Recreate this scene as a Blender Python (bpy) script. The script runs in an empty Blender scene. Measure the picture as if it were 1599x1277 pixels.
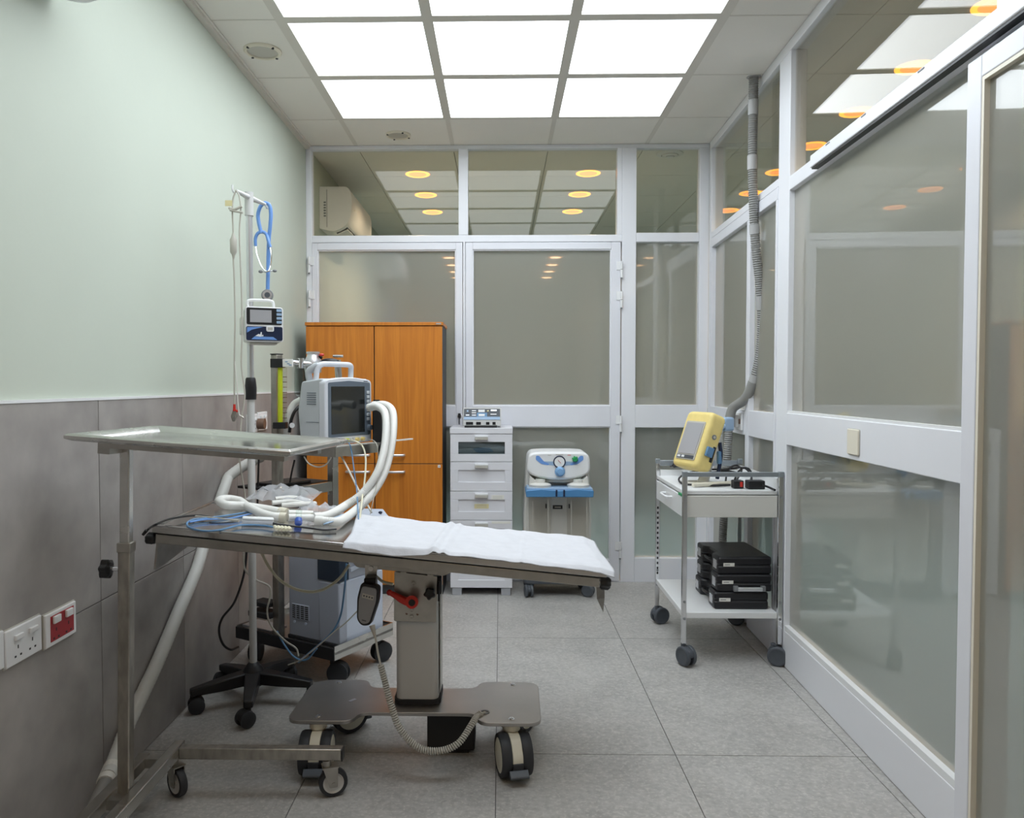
import bpy, bmesh, math, random
from mathutils import Matrix, Vector
random.seed(7)
C = bpy.context.scene.collection
SC = bpy.context.scene

# ------------------------------------------------------------------ camera, world, exposure
F, PITCH, YAW, PX, PY, HC = 1218.5, .031, -.019, 758.2, 638.5, 1.237
cam_d = bpy.data.cameras.new('camera'); cam = bpy.data.objects.new('camera', cam_d); C.objects.link(cam)
cam_d.sensor_fit = 'HORIZONTAL'; cam_d.sensor_width = 36.0; cam_d.lens = 36.0 * F / 1599.0
cam_d.shift_x = (799.5 - PX) / 1599.0; cam_d.shift_y = -(638.5 - PY) / 1599.0
cam_d.clip_start = .05; cam_d.clip_end = 60
cam.location = (0, 0, HC); cam.rotation_euler = (math.pi / 2 - PITCH, 0, -YAW)
SC.camera = cam
w = bpy.data.worlds.new('world'); SC.world = w; w.use_nodes = True
w.node_tree.nodes['Background'].inputs[0].default_value = (.8, .85, 1, 1)
w.node_tree.nodes['Background'].inputs[1].default_value = .05
SC.view_settings.view_transform = 'Standard'; SC.view_settings.look = 'None'
SC.view_settings.gamma = 1; SC.view_settings.use_curve_mapping = False
SC.view_settings.exposure = 0.36
PANEL_L = 3.8          # radiance of the luminous ceiling panels

# room measures (metres; x right, y away from the camera, z up)
XL, YB, ZC = -1.213, 4.88, 2.7235        # left wall, back partition, ceiling
YF = -2.59                               # wall behind the camera
SLOPE = .027                            # the right partition runs slightly off square
def xr(y): return 1.285 - SLOPE * (YB - y)

def ray(px, py):
    u = (px - PX) / F; v = (PY - py) / F
    d = math.cos(PITCH) + v * math.sin(PITCH); z = v * math.cos(PITCH) - math.sin(PITCH)
    return Vector((u * math.cos(YAW) + d * math.sin(YAW), -u * math.sin(YAW) + d * math.cos(YAW), z))
O = Vector((0, 0, HC))
def A(px, py, Y): r = ray(px, py); return O + r * (Y / r.y)          # a measured image point at depth Y
def AZ(px, py, Z=0.): r = ray(px, py); return O + r * ((Z - HC) / r.z)
def AX(px, py, X): r = ray(px, py); return O + r * (X / r.x)
TS, TXC, TZC = -.0954, -.372, .741       # plane of the tilted table top
def ztop(x): return TZC + TS * (x - TXC)
def T(px, py, h=0.):
    r = ray(px, py); k = (TZC + h - TS * TXC - HC) / (r.z - TS * r.x); return O + r * k

# ------------------------------------------------------------------ materials
MATS = {}
def nodes(name):
    m = bpy.data.materials.new(name); m.use_nodes = True; nt = m.node_tree
    return m, nt, nt.nodes['Principled BSDF']
def PM(name, col, rough=.5, metal=0., var=0., scale=8., stretch=(1, 1, 1), bump=0., bscale=None, spec=.5, coat=0., alpha=1., rvar=0., sheen=0.):
    m, nt, b = nodes(name); N = nt.nodes; Lk = nt.links
    b.inputs['Roughness'].default_value = rough; b.inputs['Metallic'].default_value = metal
    b.inputs['Specular IOR Level'].default_value = spec; b.inputs['Coat Weight'].default_value = coat
    b.inputs['Base Color'].default_value = (*col, 1); b.inputs['Alpha'].default_value = alpha
    if var or bump or rvar:
        tc = N.new('ShaderNodeTexCoord'); mp = N.new('ShaderNodeMapping'); mp.inputs['Scale'].default_value = stretch
        Lk.new(tc.outputs['Object'], mp.inputs['Vector'])
        nz = N.new('ShaderNodeTexNoise'); nz.inputs['Scale'].default_value = scale; nz.inputs['Detail'].default_value = 6
        Lk.new(mp.outputs[0], nz.inputs['Vector'])
        if var:
            r = N.new('ShaderNodeValToRGB'); r.color_ramp.elements[0].position = .3; r.color_ramp.elements[1].position = .7
            r.color_ramp.elements[0].color = (*[c * (1 - var) for c in col], 1); r.color_ramp.elements[1].color = (*[min(1, c * (1 + var)) for c in col], 1)
            Lk.new(nz.outputs[0], r.inputs[0]); Lk.new(r.outputs[0], b.inputs['Base Color'])
        if rvar:
            mr = N.new('ShaderNodeMapRange'); mr.inputs[3].default_value = max(.02, rough - rvar); mr.inputs[4].default_value = rough + rvar
            Lk.new(nz.outputs[0], mr.inputs[0]); Lk.new(mr.outputs[0], b.inputs['Roughness'])
        if bump:
            n2 = nz
            if bscale:
                n2 = N.new('ShaderNodeTexNoise'); n2.inputs['Scale'].default_value = bscale; n2.inputs['Detail'].default_value = 4; Lk.new(mp.outputs[0], n2.inputs['Vector'])
            bp = N.new('ShaderNodeBump'); bp.inputs['Strength'].default_value = bump; bp.inputs['Distance'].default_value = .004
            Lk.new(n2.outputs[0], bp.inputs['Height']); Lk.new(bp.outputs[0], b.inputs['Normal'])
    MATS[name] = m; return m
def EM(name, col, st):
    m = bpy.data.materials.new(name); m.use_nodes = True; nt = m.node_tree; nt.nodes.clear()
    e = nt.nodes.new('ShaderNodeEmission'); o = nt.nodes.new('ShaderNodeOutputMaterial'); e.inputs[0].default_value = (*col, 1); e.inputs[1].default_value = st
    nt.links.new(e.outputs[0], o.inputs[0]); MATS[name] = m; return m
def glass(name, tint, ior=1.5, frost=None):
    """thin pane: Fresnel mix of a mirror and either clear passage or a frosted body, part scatter and part blurred view of what lies behind"""
    m = bpy.data.materials.new(name); m.use_nodes = True; nt = m.node_tree; N = nt.nodes; Lk = nt.links; N.clear()
    o = N.new('ShaderNodeOutputMaterial'); mx = N.new('ShaderNodeMixShader'); fr = N.new('ShaderNodeFresnel'); gl = N.new('ShaderNodeBsdfGlossy')
    gl.inputs['Roughness'].default_value = 0
    ge = N.new('ShaderNodeNewGeometry'); mr = N.new('ShaderNodeMapRange'); mr.inputs[3].default_value = ior; mr.inputs[4].default_value = 1 / ior   # the far face of a thin pane mirrors like the near one
    Lk.new(ge.outputs['Backfacing'], mr.inputs[0]); Lk.new(mr.outputs[0], fr.inputs[0])
    Lk.new(fr.outputs[0], mx.inputs[0]); Lk.new(gl.outputs[0], mx.inputs[2]); Lk.new(mx.outputs[0], o.inputs[0])
    if frost is None:
        t = N.new('ShaderNodeBsdfTransparent'); t.inputs[0].default_value = (*tint, 1); Lk.new(t.outputs[0], mx.inputs[1])
    else:
        col, share, rough = frost
        d = N.new('ShaderNodeBsdfDiffuse'); d.inputs[0].default_value = (*tint, 1)
        t = N.new('ShaderNodeBsdfRefraction'); t.inputs['Color'].default_value = (*col, 1); t.inputs['Roughness'].default_value = rough; t.inputs['IOR'].default_value = 1.03
        a = N.new('ShaderNodeMixShader'); a.inputs[0].default_value = share; Lk.new(d.outputs[0], a.inputs[1]); Lk.new(t.outputs[0], a.inputs[2]); Lk.new(a.outputs[0], mx.inputs[1])
    MATS[name] = m; return m

PM('plaster', (.55, .60, .518), .75, var=.02, scale=2, bump=.05, bscale=60)
PM('plaster_white', (.75, .74, .70), .8)
PM('ceiling_tile', (.84, .82, .77), .85, var=.015, scale=3)
PM('ceiling_bar', (.70, .675, .62), .6)
PM('shadow_gap', (.10, .10, .095), .9)
PM('grout', (.16, .155, .15), .9)
PM('white_frame', (.80, .81, .85), .32, var=.015, scale=3)
PM('white_door', (.76, .77, .82), .34, var=.015, scale=3)
PM('gasket', (.22, .23, .24), .6)
PM('aluminium', (.72, .73, .76), .3, .85)
PM('cream', (.80, .75, .63), .4)
PM('steel', (.62, .61, .585), .26, 1., var=.10, scale=14, stretch=(.25, 1, 1), rvar=.07)
PM('steel_top', (.62, .61, .60), .16, 1., var=.06, scale=10, stretch=(.2, 1, 1), rvar=.05)
PM('steel_dark', (.43, .41, .375), .34, 1., var=.12, scale=20, rvar=.08)
PM('steel_plate', (.40, .38, .36), .38, 1., var=.08, scale=6, rvar=.06)
PM('steel_worn', (.40, .375, .335), .38, 1., var=.22, scale=45, stretch=(1, 1, .35), rvar=.1)
PM('chrome', (.75, .76, .78), .12, 1.)
PM('rail_grey', (.36, .40, .44), .35, .6)
PM('black', (.012, .012, .014), .4)
PM('black_matt', (.02, .02, .022), .7)
PM('rubber', (.025, .027, .032), .55)
PM('caster_grey', (.075, .085, .10), .45)
PM('cream_plastic', (.70, .66, .54), .42)
PM('white_plastic', (.82, .83, .84), .35)
PM('off_white', (.70, .69, .65), .45)
PM('beige_grey', (.52, .50, .45), .45)
PM('column_grey', (.62, .62, .61), .4)
PM('grey_plastic', (.66, .68, .73), .42)
PM('monitor_side', (.54, .57, .60), .5)
PM('bezel', (.12, .15, .19), .4)
PM('screen', (.02, .022, .022), .12, spec=.6)
PM('lcd', (.40, .40, .42), .2)
PM('machine', (.46, .49, .57), .45)
PM('machine_light', (.66, .72, .84), .4)
PM('machine_window', (.03, .045, .07), .15)
PM('sky_blue', (.22, .42, .70), .35)
PM('mid_blue', (.08, .25, .50), .35)
PM('pale_blue', (.33, .47, .66), .35)
PM('royal_blue', (.03, .10, .52), .3)
PM('navy', (.012, .022, .06), .3)
PM('stetho_blue', (.16, .33, .72), .4)
PM('cable_blue', (.12, .26, .45), .45)
PM('cable_grey', (.52, .50, .44), .5)
PM('cable_white', (.78, .77, .72), .45)
PM('hose_white', (.80, .80, .77), .4)
PM('hose_grey', (.27, .27, .26), .5)
PM('hose_cuff', (.42, .42, .42), .5)
PM('wall_hose', (.62, .62, .59), .5)
PM('red', (.62, .03, .02), .35)
PM('socket_red', (.36, .01, .02), .3)
PM('yellow_tube', (.62, .70, .02), .35)
PM('yellow_case', (.84, .67, .25), .5, var=.04, scale=30)
PM('green', (.02, .32, .10), .5)
PM('paper', (.80, .79, .74), .7)
PM('paper_yellow', (.78, .70, .40), .7)
PM('brown', (.16, .09, .06), .5)
PM('cloth', (.60, .61, .65), .85, bump=.5, bscale=45, var=.03, scale=25)
PM('case_black', (.008, .008, .011), .38, bump=.15, bscale=400)
PM('carcass_grey', (.05, .052, .055), .6)
PM('drawer_white', (.76, .76, .80), .38)
PM('foot_grey', (.42, .43, .46), .5)
PM('handset_grey', (.30, .30, .31), .45)
PM('gauge', (.85, .86, .86), .3)
PM('ivory', (.72, .68, .52), .5)
glass('clear_glass', (.93, .90, .84), 1.42)
glass('frosted_glass', (.50, .50, .45), 2.0, frost=((.98, .97, .94), .62, .5))
glass('tint_glass', (.62, .66, .66))
glass('jar_glass', (.93, .97, .95), 1.45)
glass('flow_tube', (.92, .93, .90), 1.3)
glass('canister', (.93, .92, .90), 1.2)
EM('panel_light', (.88, .945, 1.0), PANEL_L)
EM('lamp_ring', (1., .37, .055), 2.3)
EM('lamp_core', (1., .34, .10), 1.5)
EM('lamp_bright', (1., .62, .34), 9)

def wood():
    m, nt, b = nodes('wood'); N = nt.nodes; Lk = nt.links
    tc = N.new('ShaderNodeTexCoord'); mp = N.new('ShaderNodeMapping'); mp.inputs['Scale'].default_value = (1, 1, .05)
    nz = N.new('ShaderNodeTexNoise'); nz.inputs['Scale'].default_value = 34; nz.inputs['Detail'].default_value = 8; nz.inputs['Distortion'].default_value = 1.2
    r = N.new('ShaderNodeValToRGB'); e = r.color_ramp.elements; e[0].position = .25; e[0].color = (.50, .148, .013, 1); e[1].position = .72; e[1].color = (.68, .240, .026, 1)
    Lk.new(tc.outputs['Object'], mp.inputs[0]); Lk.new(mp.outputs[0], nz.inputs['Vector']); Lk.new(nz.outputs[0], r.inputs[0]); Lk.new(r.outputs[0], b.inputs['Base Color'])
    b.inputs['Roughness'].default_value = .42; MATS['wood'] = m
wood()
def stone(name, c0, c1, sc1, sc2, rough, mix=.5, speck=0., bump=.1):
    """two scales of mottling, shifted from piece to piece by the object's random number"""
    m, nt, b = nodes(name); N = nt.nodes; Lk = nt.links
    tc = N.new('ShaderNodeTexCoord'); oi = N.new('ShaderNodeObjectInfo'); ad = N.new('ShaderNodeVectorMath'); ad.operation = 'MULTIPLY_ADD'
    ad.inputs[1].default_value = (1, 1, 1); sc = N.new('ShaderNodeMath'); sc.operation = 'MULTIPLY'; sc.inputs[1].default_value = 37.
    Lk.new(oi.outputs['Random'], sc.inputs[0]); Lk.new(tc.outputs['Object'], ad.inputs[0]); Lk.new(sc.outputs[0], ad.inputs[2])
    n1 = N.new('ShaderNodeTexNoise'); n1.inputs['Scale'].default_value = sc1; n1.inputs['Detail'].default_value = 5; n1.inputs['Distortion'].default_value = .5
    n2 = N.new('ShaderNodeTexNoise'); n2.inputs['Scale'].default_value = sc2; n2.inputs['Detail'].default_value = 5
    for n in (n1, n2): Lk.new(ad.outputs[0], n.inputs['Vector'])
    mx = N.new('ShaderNodeMix'); mx.inputs[0].default_value = mix; Lk.new(n1.outputs[0], mx.inputs[2]); Lk.new(n2.outputs[0], mx.inputs[3])
    r = N.new('ShaderNodeValToRGB'); e = r.color_ramp.elements; e[0].position = .33; e[0].color = (*c0, 1); e[1].position = .67; e[1].color = (*c1, 1)
    Lk.new(mx.outputs[0], r.inputs[0]); out = r.outputs[0]
    if speck:
        n3 = N.new('ShaderNodeTexNoise'); n3.inputs['Scale'].default_value = 95; n3.inputs['Detail'].default_value = 2; Lk.new(ad.outputs[0], n3.inputs['Vector'])
        r3 = N.new('ShaderNodeValToRGB'); r3.color_ramp.elements[0].position = .555; r3.color_ramp.elements[1].position = .63; Lk.new(n3.outputs[0], r3.inputs[0])
        m3 = N.new('ShaderNodeMix'); m3.data_type = 'RGBA'; m3.inputs[7].default_value = (.60, .59, .55, 1); ml = N.new('ShaderNodeMath'); ml.operation = 'MULTIPLY'; ml.inputs[1].default_value = speck
        Lk.new(r3.outputs[0], ml.inputs[0]); Lk.new(ml.outputs[0], m3.inputs[0]); Lk.new(out, m3.inputs[6]); out = m3.outputs[2]
    Lk.new(out, b.inputs['Base Color'])
    mr = N.new('ShaderNodeMapRange'); mr.inputs[3].default_value = rough - .08; mr.inputs[4].default_value = rough + .1; Lk.new(n2.outputs[0], mr.inputs[0]); Lk.new(mr.outputs[0], b.inputs['Roughness'])
    bp = N.new('ShaderNodeBump'); bp.inputs['Strength'].default_value = bump; bp.inputs['Distance'].default_value = .003; Lk.new(n2.outputs[0], bp.inputs['Height']); Lk.new(bp.outputs[0], b.inputs['Normal'])
    MATS[name] = m
stone('floor_stone', (.31, .302, .288), (.47, .46, .442), 5, 55, .45, .6, .38, .15)
stone('wall_stone', (.215, .20, .19), (.44, .415, .395), 2.0, 9, .5, .33, 0, .05)
def bag_mat():
    m = bpy.data.materials.new('clear_plastic'); m.use_nodes = True; nt = m.node_tree; N = nt.nodes; Lk = nt.links; N.clear()
    o = N.new('ShaderNodeOutputMaterial'); mx = N.new('ShaderNodeMixShader'); mx.inputs[0].default_value = .38; t = N.new('ShaderNodeBsdfTransparent'); t.inputs[0].default_value = (.95, .96, .98, 1)
    p = N.new('ShaderNodeBsdfPrincipled'); p.inputs['Base Color'].default_value = (.82, .84, .88, 1); p.inputs['Roughness'].default_value = .12
    Lk.new(t.outputs[0], mx.inputs[1]); Lk.new(p.outputs[0], mx.inputs[2]); Lk.new(mx.outputs[0], o.inputs[0]); MATS['clear_plastic'] = m
bag_mat()

# ------------------------------------------------------------------ mesh helpers
class MB:
    def __init__(s, M=None): s.v = []; s.f = []; s.M = M or Matrix()
    def add(s, vs, fs):
        o = len(s.v); s.v += [tuple(s.M @ Vector(p)) for p in vs]; s.f += [tuple(i + o for i in f) for f in fs]; return s
    def box(s, x0, x1, y0, y1, z0, z1):
        return s.add([(x0, y0, z0), (x1, y0, z0), (x1, y1, z0), (x0, y1, z0), (x0, y0, z1), (x1, y0, z1), (x1, y1, z1), (x0, y1, z1)],
                     [(0, 3, 2, 1), (4, 5, 6, 7), (0, 1, 5, 4), (1, 2, 6, 5), (2, 3, 7, 6), (3, 0, 4, 7)])
    def cyl(s, a, b, r, r2=None, n=16):
        a = Vector(a); b = Vector(b); r2 = r if r2 is None else r2; d = (b - a).normalized(); u = d.orthogonal().normalized(); v = d.cross(u)
        vs = []
        for c, q in ((a, r), (b, r2)):
            for i in range(n):
                t = 2 * math.pi * i / n; vs.append(c + (u * math.cos(t) + v * math.sin(t)) * q)
        return s.add(vs, [(i, (i + 1) % n, n + (i + 1) % n, n + i) for i in range(n)] + [tuple(range(n - 1, -1, -1)), tuple(range(n, 2 * n))])
    def tube(s, pts, r, n=8, closed=False):
        pts = [Vector(p) for p in pts]; m = len(pts); R = r if isinstance(r, (list, tuple)) else [r] * m
        vs = []; u = None
        for i, p in enumerate(pts):
            if closed: d = pts[(i + 1) % m] - pts[i - 1]
            else: d = pts[min(i + 1, m - 1)] - pts[max(i - 1, 0)]
            d = d.normalized() if d.length > 1e-9 else Vector((0, 0, 1))
            if u is None: u = d.orthogonal().normalized()
            u = (u - d * u.dot(d)); u = u.normalized() if u.length > 1e-6 else d.orthogonal().normalized(); v = d.cross(u)
            for k in range(n):
                t = 2 * math.pi * k / n; vs.append(p + (u * math.cos(t) + v * math.sin(t)) * R[i])
        fs = []
        for i in range(m if closed else m - 1):
            j = (i + 1) % m
            for k in range(n): fs.append((i * n + k, i * n + (k + 1) % n, j * n + (k + 1) % n, j * n + k))
        if not closed: fs += [tuple(range(n - 1, -1, -1)), tuple(range((m - 1) * n, m * n))]
        return s.add(vs, fs)
    def lathe(s, prof, n=24, o=(0, 0, 0), ax=(0, 0, 1), ring=False):
        q = Vector((0, 0, 1)).rotation_difference(Vector(ax).normalized()).to_matrix().to_4x4(); q = Matrix.Translation(Vector(o)) @ q
        vs = []; fs = []; m = len(prof)
        for r, z in prof:
            for k in range(n):
                t = 2 * math.pi * k / n; vs.append(q @ Vector((max(r, 1e-4) * math.cos(t), max(r, 1e-4) * math.sin(t), z)))
        for i in range(m if ring else m - 1):
            j = (i + 1) % m
            for k in range(n): fs.append((i * n + k, i * n + (k + 1) % n, j * n + (k + 1) % n, j * n + k))
        if not ring: fs += [tuple(range(n - 1, -1, -1)), tuple(range((m - 1) * n, m * n))]
        return s.add(vs, fs)
    def prism(s, poly, z0, z1):
        n = len(poly)
        return s.add([(x, y, z0) for x, y in poly] + [(x, y, z1) for x, y in poly],
                     [tuple(range(n - 1, -1, -1)), tuple(range(n, 2 * n))] + [(i, (i + 1) % n, n + (i + 1) % n, n + i) for i in range(n)])
    def ell(s, c, rx, ry, rz, nu=16, nv=10):
        vs = []; fs = []
        for j in range(nv + 1):
            p = math.pi * j / nv; rr = max(math.sin(p), .004)
            for i in range(nu):
                t = 2 * math.pi * i / nu; vs.append((c[0] + rx * rr * math.cos(t), c[1] + ry * rr * math.sin(t), c[2] + rz * math.cos(p)))
        for j in range(nv):
            for i in range(nu): fs.append((j * nu + i, j * nu + (i + 1) % nu, (j + 1) * nu + (i + 1) % nu, (j + 1) * nu + i))
        fs += [tuple(range(nu)), tuple(range(nv * nu, nv * nu + nu))]
        return s.add(vs, fs)
    def grid(s, fn, nu, nv):
        vs = [fn(i / nu, j / nv) for j in range(nv + 1) for i in range(nu + 1)]
        return s.add(vs, [(j * (nu + 1) + i, j * (nu + 1) + i + 1, (j + 1) * (nu + 1) + i + 1, (j + 1) * (nu + 1) + i) for j in range(nv) for i in range(nu)])

def spl(pts, n=12):
    """Catmull-Rom through the points"""
    P = [Vector(p) for p in pts]; P = [P[0] * 2 - P[1]] + P + [P[-1] * 2 - P[-2]]; out = []
    for i in range(1, len(P) - 2):
        a, b, c, d = P[i - 1:i + 3]
        for k in range(n):
            t = k / n; out.append(.5 * ((2 * b) + (c - a) * t + (2 * a - 5 * b + 4 * c - d) * t * t + (3 * b - a - 3 * c + d) * t ** 3))
    out.append(P[-2]); return out
def even(pts, step):
    out = [Vector(pts[0])]; acc = 0
    for a, b in zip(pts, pts[1:]):
        a = Vector(a); b = Vector(b); L = (b - a).length
        if L < 1e-9: continue
        t = step - acc
        while t <= L: out.append(a.lerp(b, t / L)); t += step
        acc = (acc + L) % step
    return out
def rrect(w, h, r, n=5, cx=0, cy=0):
    out = []
    for sx, sy, a in ((1, 1, 0), (-1, 1, 90), (-1, -1, 180), (1, -1, 270)):
        for k in range(n + 1):
            t = math.radians(a + 90 * k / n); out.append((cx + sx * (w / 2 - r) + r * math.cos(t), cy + sy * (h / 2 - r) + r * math.sin(t)))
    return out
def fillet(poly, rad, n=5):
    out = []; m = len(poly)
    for i in range(m):
        p = Vector(poly[i]); a = Vector(poly[i - 1]); b = Vector(poly[(i + 1) % m]); r = rad[i] if isinstance(rad, (list, tuple)) else rad
        u = (a - p); v = (b - p); r = min(r, u.length * .49, v.length * .49); p0 = p + u.normalized() * r; p1 = p + v.normalized() * r
        for k in range(n + 1):
            t = k / n; q = p0 * (1 - t) ** 2 + p * 2 * t * (1 - t) + p1 * t * t; out.append((q.x, q.y))
    return out
YZ = Matrix(((0, 0, 1, 0), (1, 0, 0, 0), (0, 1, 0, 0), (0, 0, 0, 1)))   # prism drawn in (y,z), extruded along x
XZ = Matrix(((1, 0, 0, 0), (0, 0, -1, 0), (0, 1, 0, 0), (0, 0, 0, 1)))  # prism drawn in (x,z), extruded along -y
def mesh(name, mb, smooth=40):
    me = bpy.data.meshes.new(name); me.from_pydata(mb.v, [], mb.f); bm = bmesh.new(); bm.from_mesh(me)
    bmesh.ops.recalc_face_normals(bm, faces=bm.faces); bm.to_mesh(me); bm.free()
    if smooth:
        for p in me.polygons: p.use_smooth = True
        me.set_sharp_from_angle(angle=math.radians(smooth))
    return me
def obj(name, mb, mat, parent=None, loc=(0, 0, 0), rot=(0, 0, 0), bevel=0., smooth=40, label=None, seg=2, solid=0):
    me = mb if isinstance(mb, bpy.types.Mesh) else mesh(name, mb, smooth)
    if not me.materials: me.materials.append(MATS[mat])
    o = bpy.data.objects.new(name, me); C.objects.link(o); o.parent = parent; o.location = loc; o.rotation_euler = rot
    if solid:
        s = o.modifiers.new('solid', 'SOLIDIFY'); s.thickness = solid
    if bevel:
        b = o.modifiers.new('bevel', 'BEVEL'); b.width = bevel; b.segments = seg; b.limit_method = 'ANGLE'; b.angle_limit = math.radians(50)
    if label: o['label'] = label
    return o
def tag(o, label, cat, group=None):
    o['label'] = label; o['category'] = cat
    if group: o['group'] = group
    return o
def thing(name, label, cat, loc=(0, 0, 0), rotz=0, group=None):
    o = bpy.data.objects.new(name, None); C.objects.link(o); o.location = loc; o.rotation_euler = (0, 0, rotz); o.empty_display_size = .1
    return tag(o, label, cat, group)
def struct(name, mb=None, mat=None, **k):
    if mb is None: o = bpy.data.objects.new(name, None); C.objects.link(o)
    else: o = obj(name, mb, mat, **k)
    o['kind'] = 'structure'; return o
def B(*a): return MB().box(*a)

# ------------------------------------------------------------------ floor
HX, HY = 4.2, 9.7                       # far limits of the hall round the room
fl = struct('floor', B(XL - .1, HX, YF, HY, -.08, -.004), 'grout')
xs = [-1.8137 + .6 * i for i in range(6)]; ys = [3.7836 + 1.2 * k for k in range(-6, 2)]
tm = mesh('floor_tile', B(.0015, .5985, .0015, 1.1985, -.02, 0), 0); tm.materials.append(MATS['floor_stone'])
for x in xs:
    for y in ys:
        x0, x1 = max(x + .0015, XL), min(x + .5985, 1.35); y0, y1 = max(y + .0015, YF), min(y + 1.1985, 5.05)
        if x1 - x0 < .02 or y1 - y0 < .02: continue
        full = x1 - x0 > .59 and y1 - y0 > 1.19
        obj('floor_tile', tm if full else B(x0 - x, x1 - x, y0 - y, y1 - y, -.02, 0), 'floor_stone', fl, (x, y, 0), smooth=0)
PM('hall_floor_tint', (.14, .27, .40), .5)  # blue chosen for the unseen hall floor, to tint the lower frosted panes
PM('hall_paint', (.80, .74, .58), .8)
hall_floor = struct('floor_hall', B(1.36, HX, YF, HY, -.004, 0).box(XL, 1.36, 5.06, HY, -.004, 0), 'hall_floor_tint', smooth=0)

# ------------------------------------------------------------------ left wall: green plaster over grey tiles
ZT = 1.195
wl = struct('wall_left', B(XL - .1, XL, YF, HY, 0, ZC + .1), 'plaster', smooth=0)
jy = [2.31 + .612 * k for k in range(-8, 5)]
for k, y in enumerate(jy):
    y1 = min(y + .612, YB)
    if y1 - y < .03: continue
    for z0, z1 in ((.002, .585), (.588, ZT - .004)):
        obj('wall_tile', B(0, .011, .0015, y1 - y - .0015, 0, z1 - z0), 'wall_stone', wl, (XL, y, z0), smooth=0, bevel=.001, seg=1)
obj('tile_grout', B(XL, XL + .007, jy[0], YB, 0, ZT - .006), 'shadow_gap', wl, smooth=0)
obj('tile_trim', B(XL, XL + .013, jy[0], YB, ZT - .004, ZT + .004), 'white_plastic', wl, smooth=0)
struct('wall_front', B(XL, HX, YF - .1, YF, 0, ZC + .1), 'plaster_white', smooth=0)
struct('wall_hall_back', B(XL, HX, HY, HY + .1, 0, ZC + .1), 'hall_paint', smooth=0)
PM('hall_darkening_blue', (.08, .155, .22), .5)  # unseen blue strips on the hall walls, added to darken the lower panes
struct('wall_hall_darkening_band', B(XL, HX - .02, HY - .02, HY, 0, .95), 'hall_darkening_blue', smooth=0); struct('wall_hall_darkening_band_right', B(HX - .02, HX, YF, HY - .02, 0, .95), 'hall_darkening_blue', smooth=0)
struct('wall_hall_right', B(HX, HX + .1, YF, HY, 0, ZC + .1), 'hall_paint', smooth=0)

# ------------------------------------------------------------------ ceiling
ce = struct('ceiling', B(XL - .1, HX + .1, YF - .1, HY + .1, ZC + .012, ZC + .1), 'shadow_gap', smooth=0)
GX = [-1.498 + .6 * i for i in range(12)]; GY = [4.41 + .6 * k for k in range(-12, 13)]
ct = mesh('ceiling_tile', B(.002, .598, .002, .598, 0, .014), 0); ct.materials.append(MATS['ceiling_tile'])
LX = (-.898, -.298, .302); LROWS = range(-5, 0)
for x in GX:
    for k, y in enumerate(GY):
        if y < YF - .3 or y > HY - .3: continue
        lit = any(abs(x - l) < .05 for l in LX) and (k - 12) in LROWS
        if lit: continue
        for (ya, yb) in (((y, YB + .06), (YB + .06, y + .6)) if y < YB + .06 < y + .6 else ((y, y + .6),)):
            x0 = max(x, XL + .001); ya = max(ya, YF)
            full = x0 == x and abs(yb - ya - .6) < .01
            obj('ceiling_tile', ct if full else B(x0 - x + .002, .598, ya - y + .002, yb - y - .002, 0, .014), 'ceiling_tile', ce, (x, y, ZC), smooth=0)
gb = MB()
for x in (-.898, -.298, .302, .902): gb.box(x - .012, x + .012, 4.41, YB, ZC - .0025, ZC + .004)
for y in GY:
    if 1.3 < y < 4.5:
        gb.box(XL, -.898, y - .004, y + .004, ZC - .0015, ZC + .004); gb.box(.902, 1.27, y - .004, y + .004, ZC - .0015, ZC + .004)
for x in (-.898, .902): gb.box(x - .021 if x < 0 else x - .02, x + .02, 1.41, 4.41, ZC - .0025, ZC + .004)
obj('ceiling_grid', gb, 'ceiling_bar', ce, smooth=0)
trm = struct('trim_1', B(XL, XL + .026, YF, YB, ZC - .022, ZC - .002), 'ceiling_bar', smooth=0)
obj('trim_lip', B(XL + .012, XL + .034, YF, YB, ZC - .006, ZC - .001), 'ceiling_tile', trm, smooth=0)

# luminous panels: five rows of three
rown = {-1: 'row nearest the back partition', -2: 'second row from the back partition', -3: 'third row from the back partition'}
coln = ('left', 'middle', 'right')
pf = MB()
for a in ((0, .6, 0, .0265), (0, .6, .5735, .6), (0, .022, .0265, .5735), (.578, .6, .0265, .5735)): pf.box(a[0], a[1], a[2], a[3], -.003, .012)
pf = mesh('panel_frame', pf, 0); pf.materials.append(MATS['ceiling_bar'])
pd = mesh('diffuser', B(.022, .578, .0265, .5735, .002, .008), 0); pd.materials.append(MATS['panel_light'])
for k in LROWS:
    for i, x in enumerate(LX):
        t = thing('ceiling_light_panel', 'square white luminous ceiling panel, %s column, %s' % (coln[i], rown[k]) if k in rown else 'square luminous ceiling panel overhead, out of the picture', 'ceiling light', (x, 4.41 + .6 * k, ZC), 0, 'luminous ceiling panels')
        obj('frame', pf, 'ceiling_bar', t); obj('diffuser', pd, 'panel_light', t)

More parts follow.
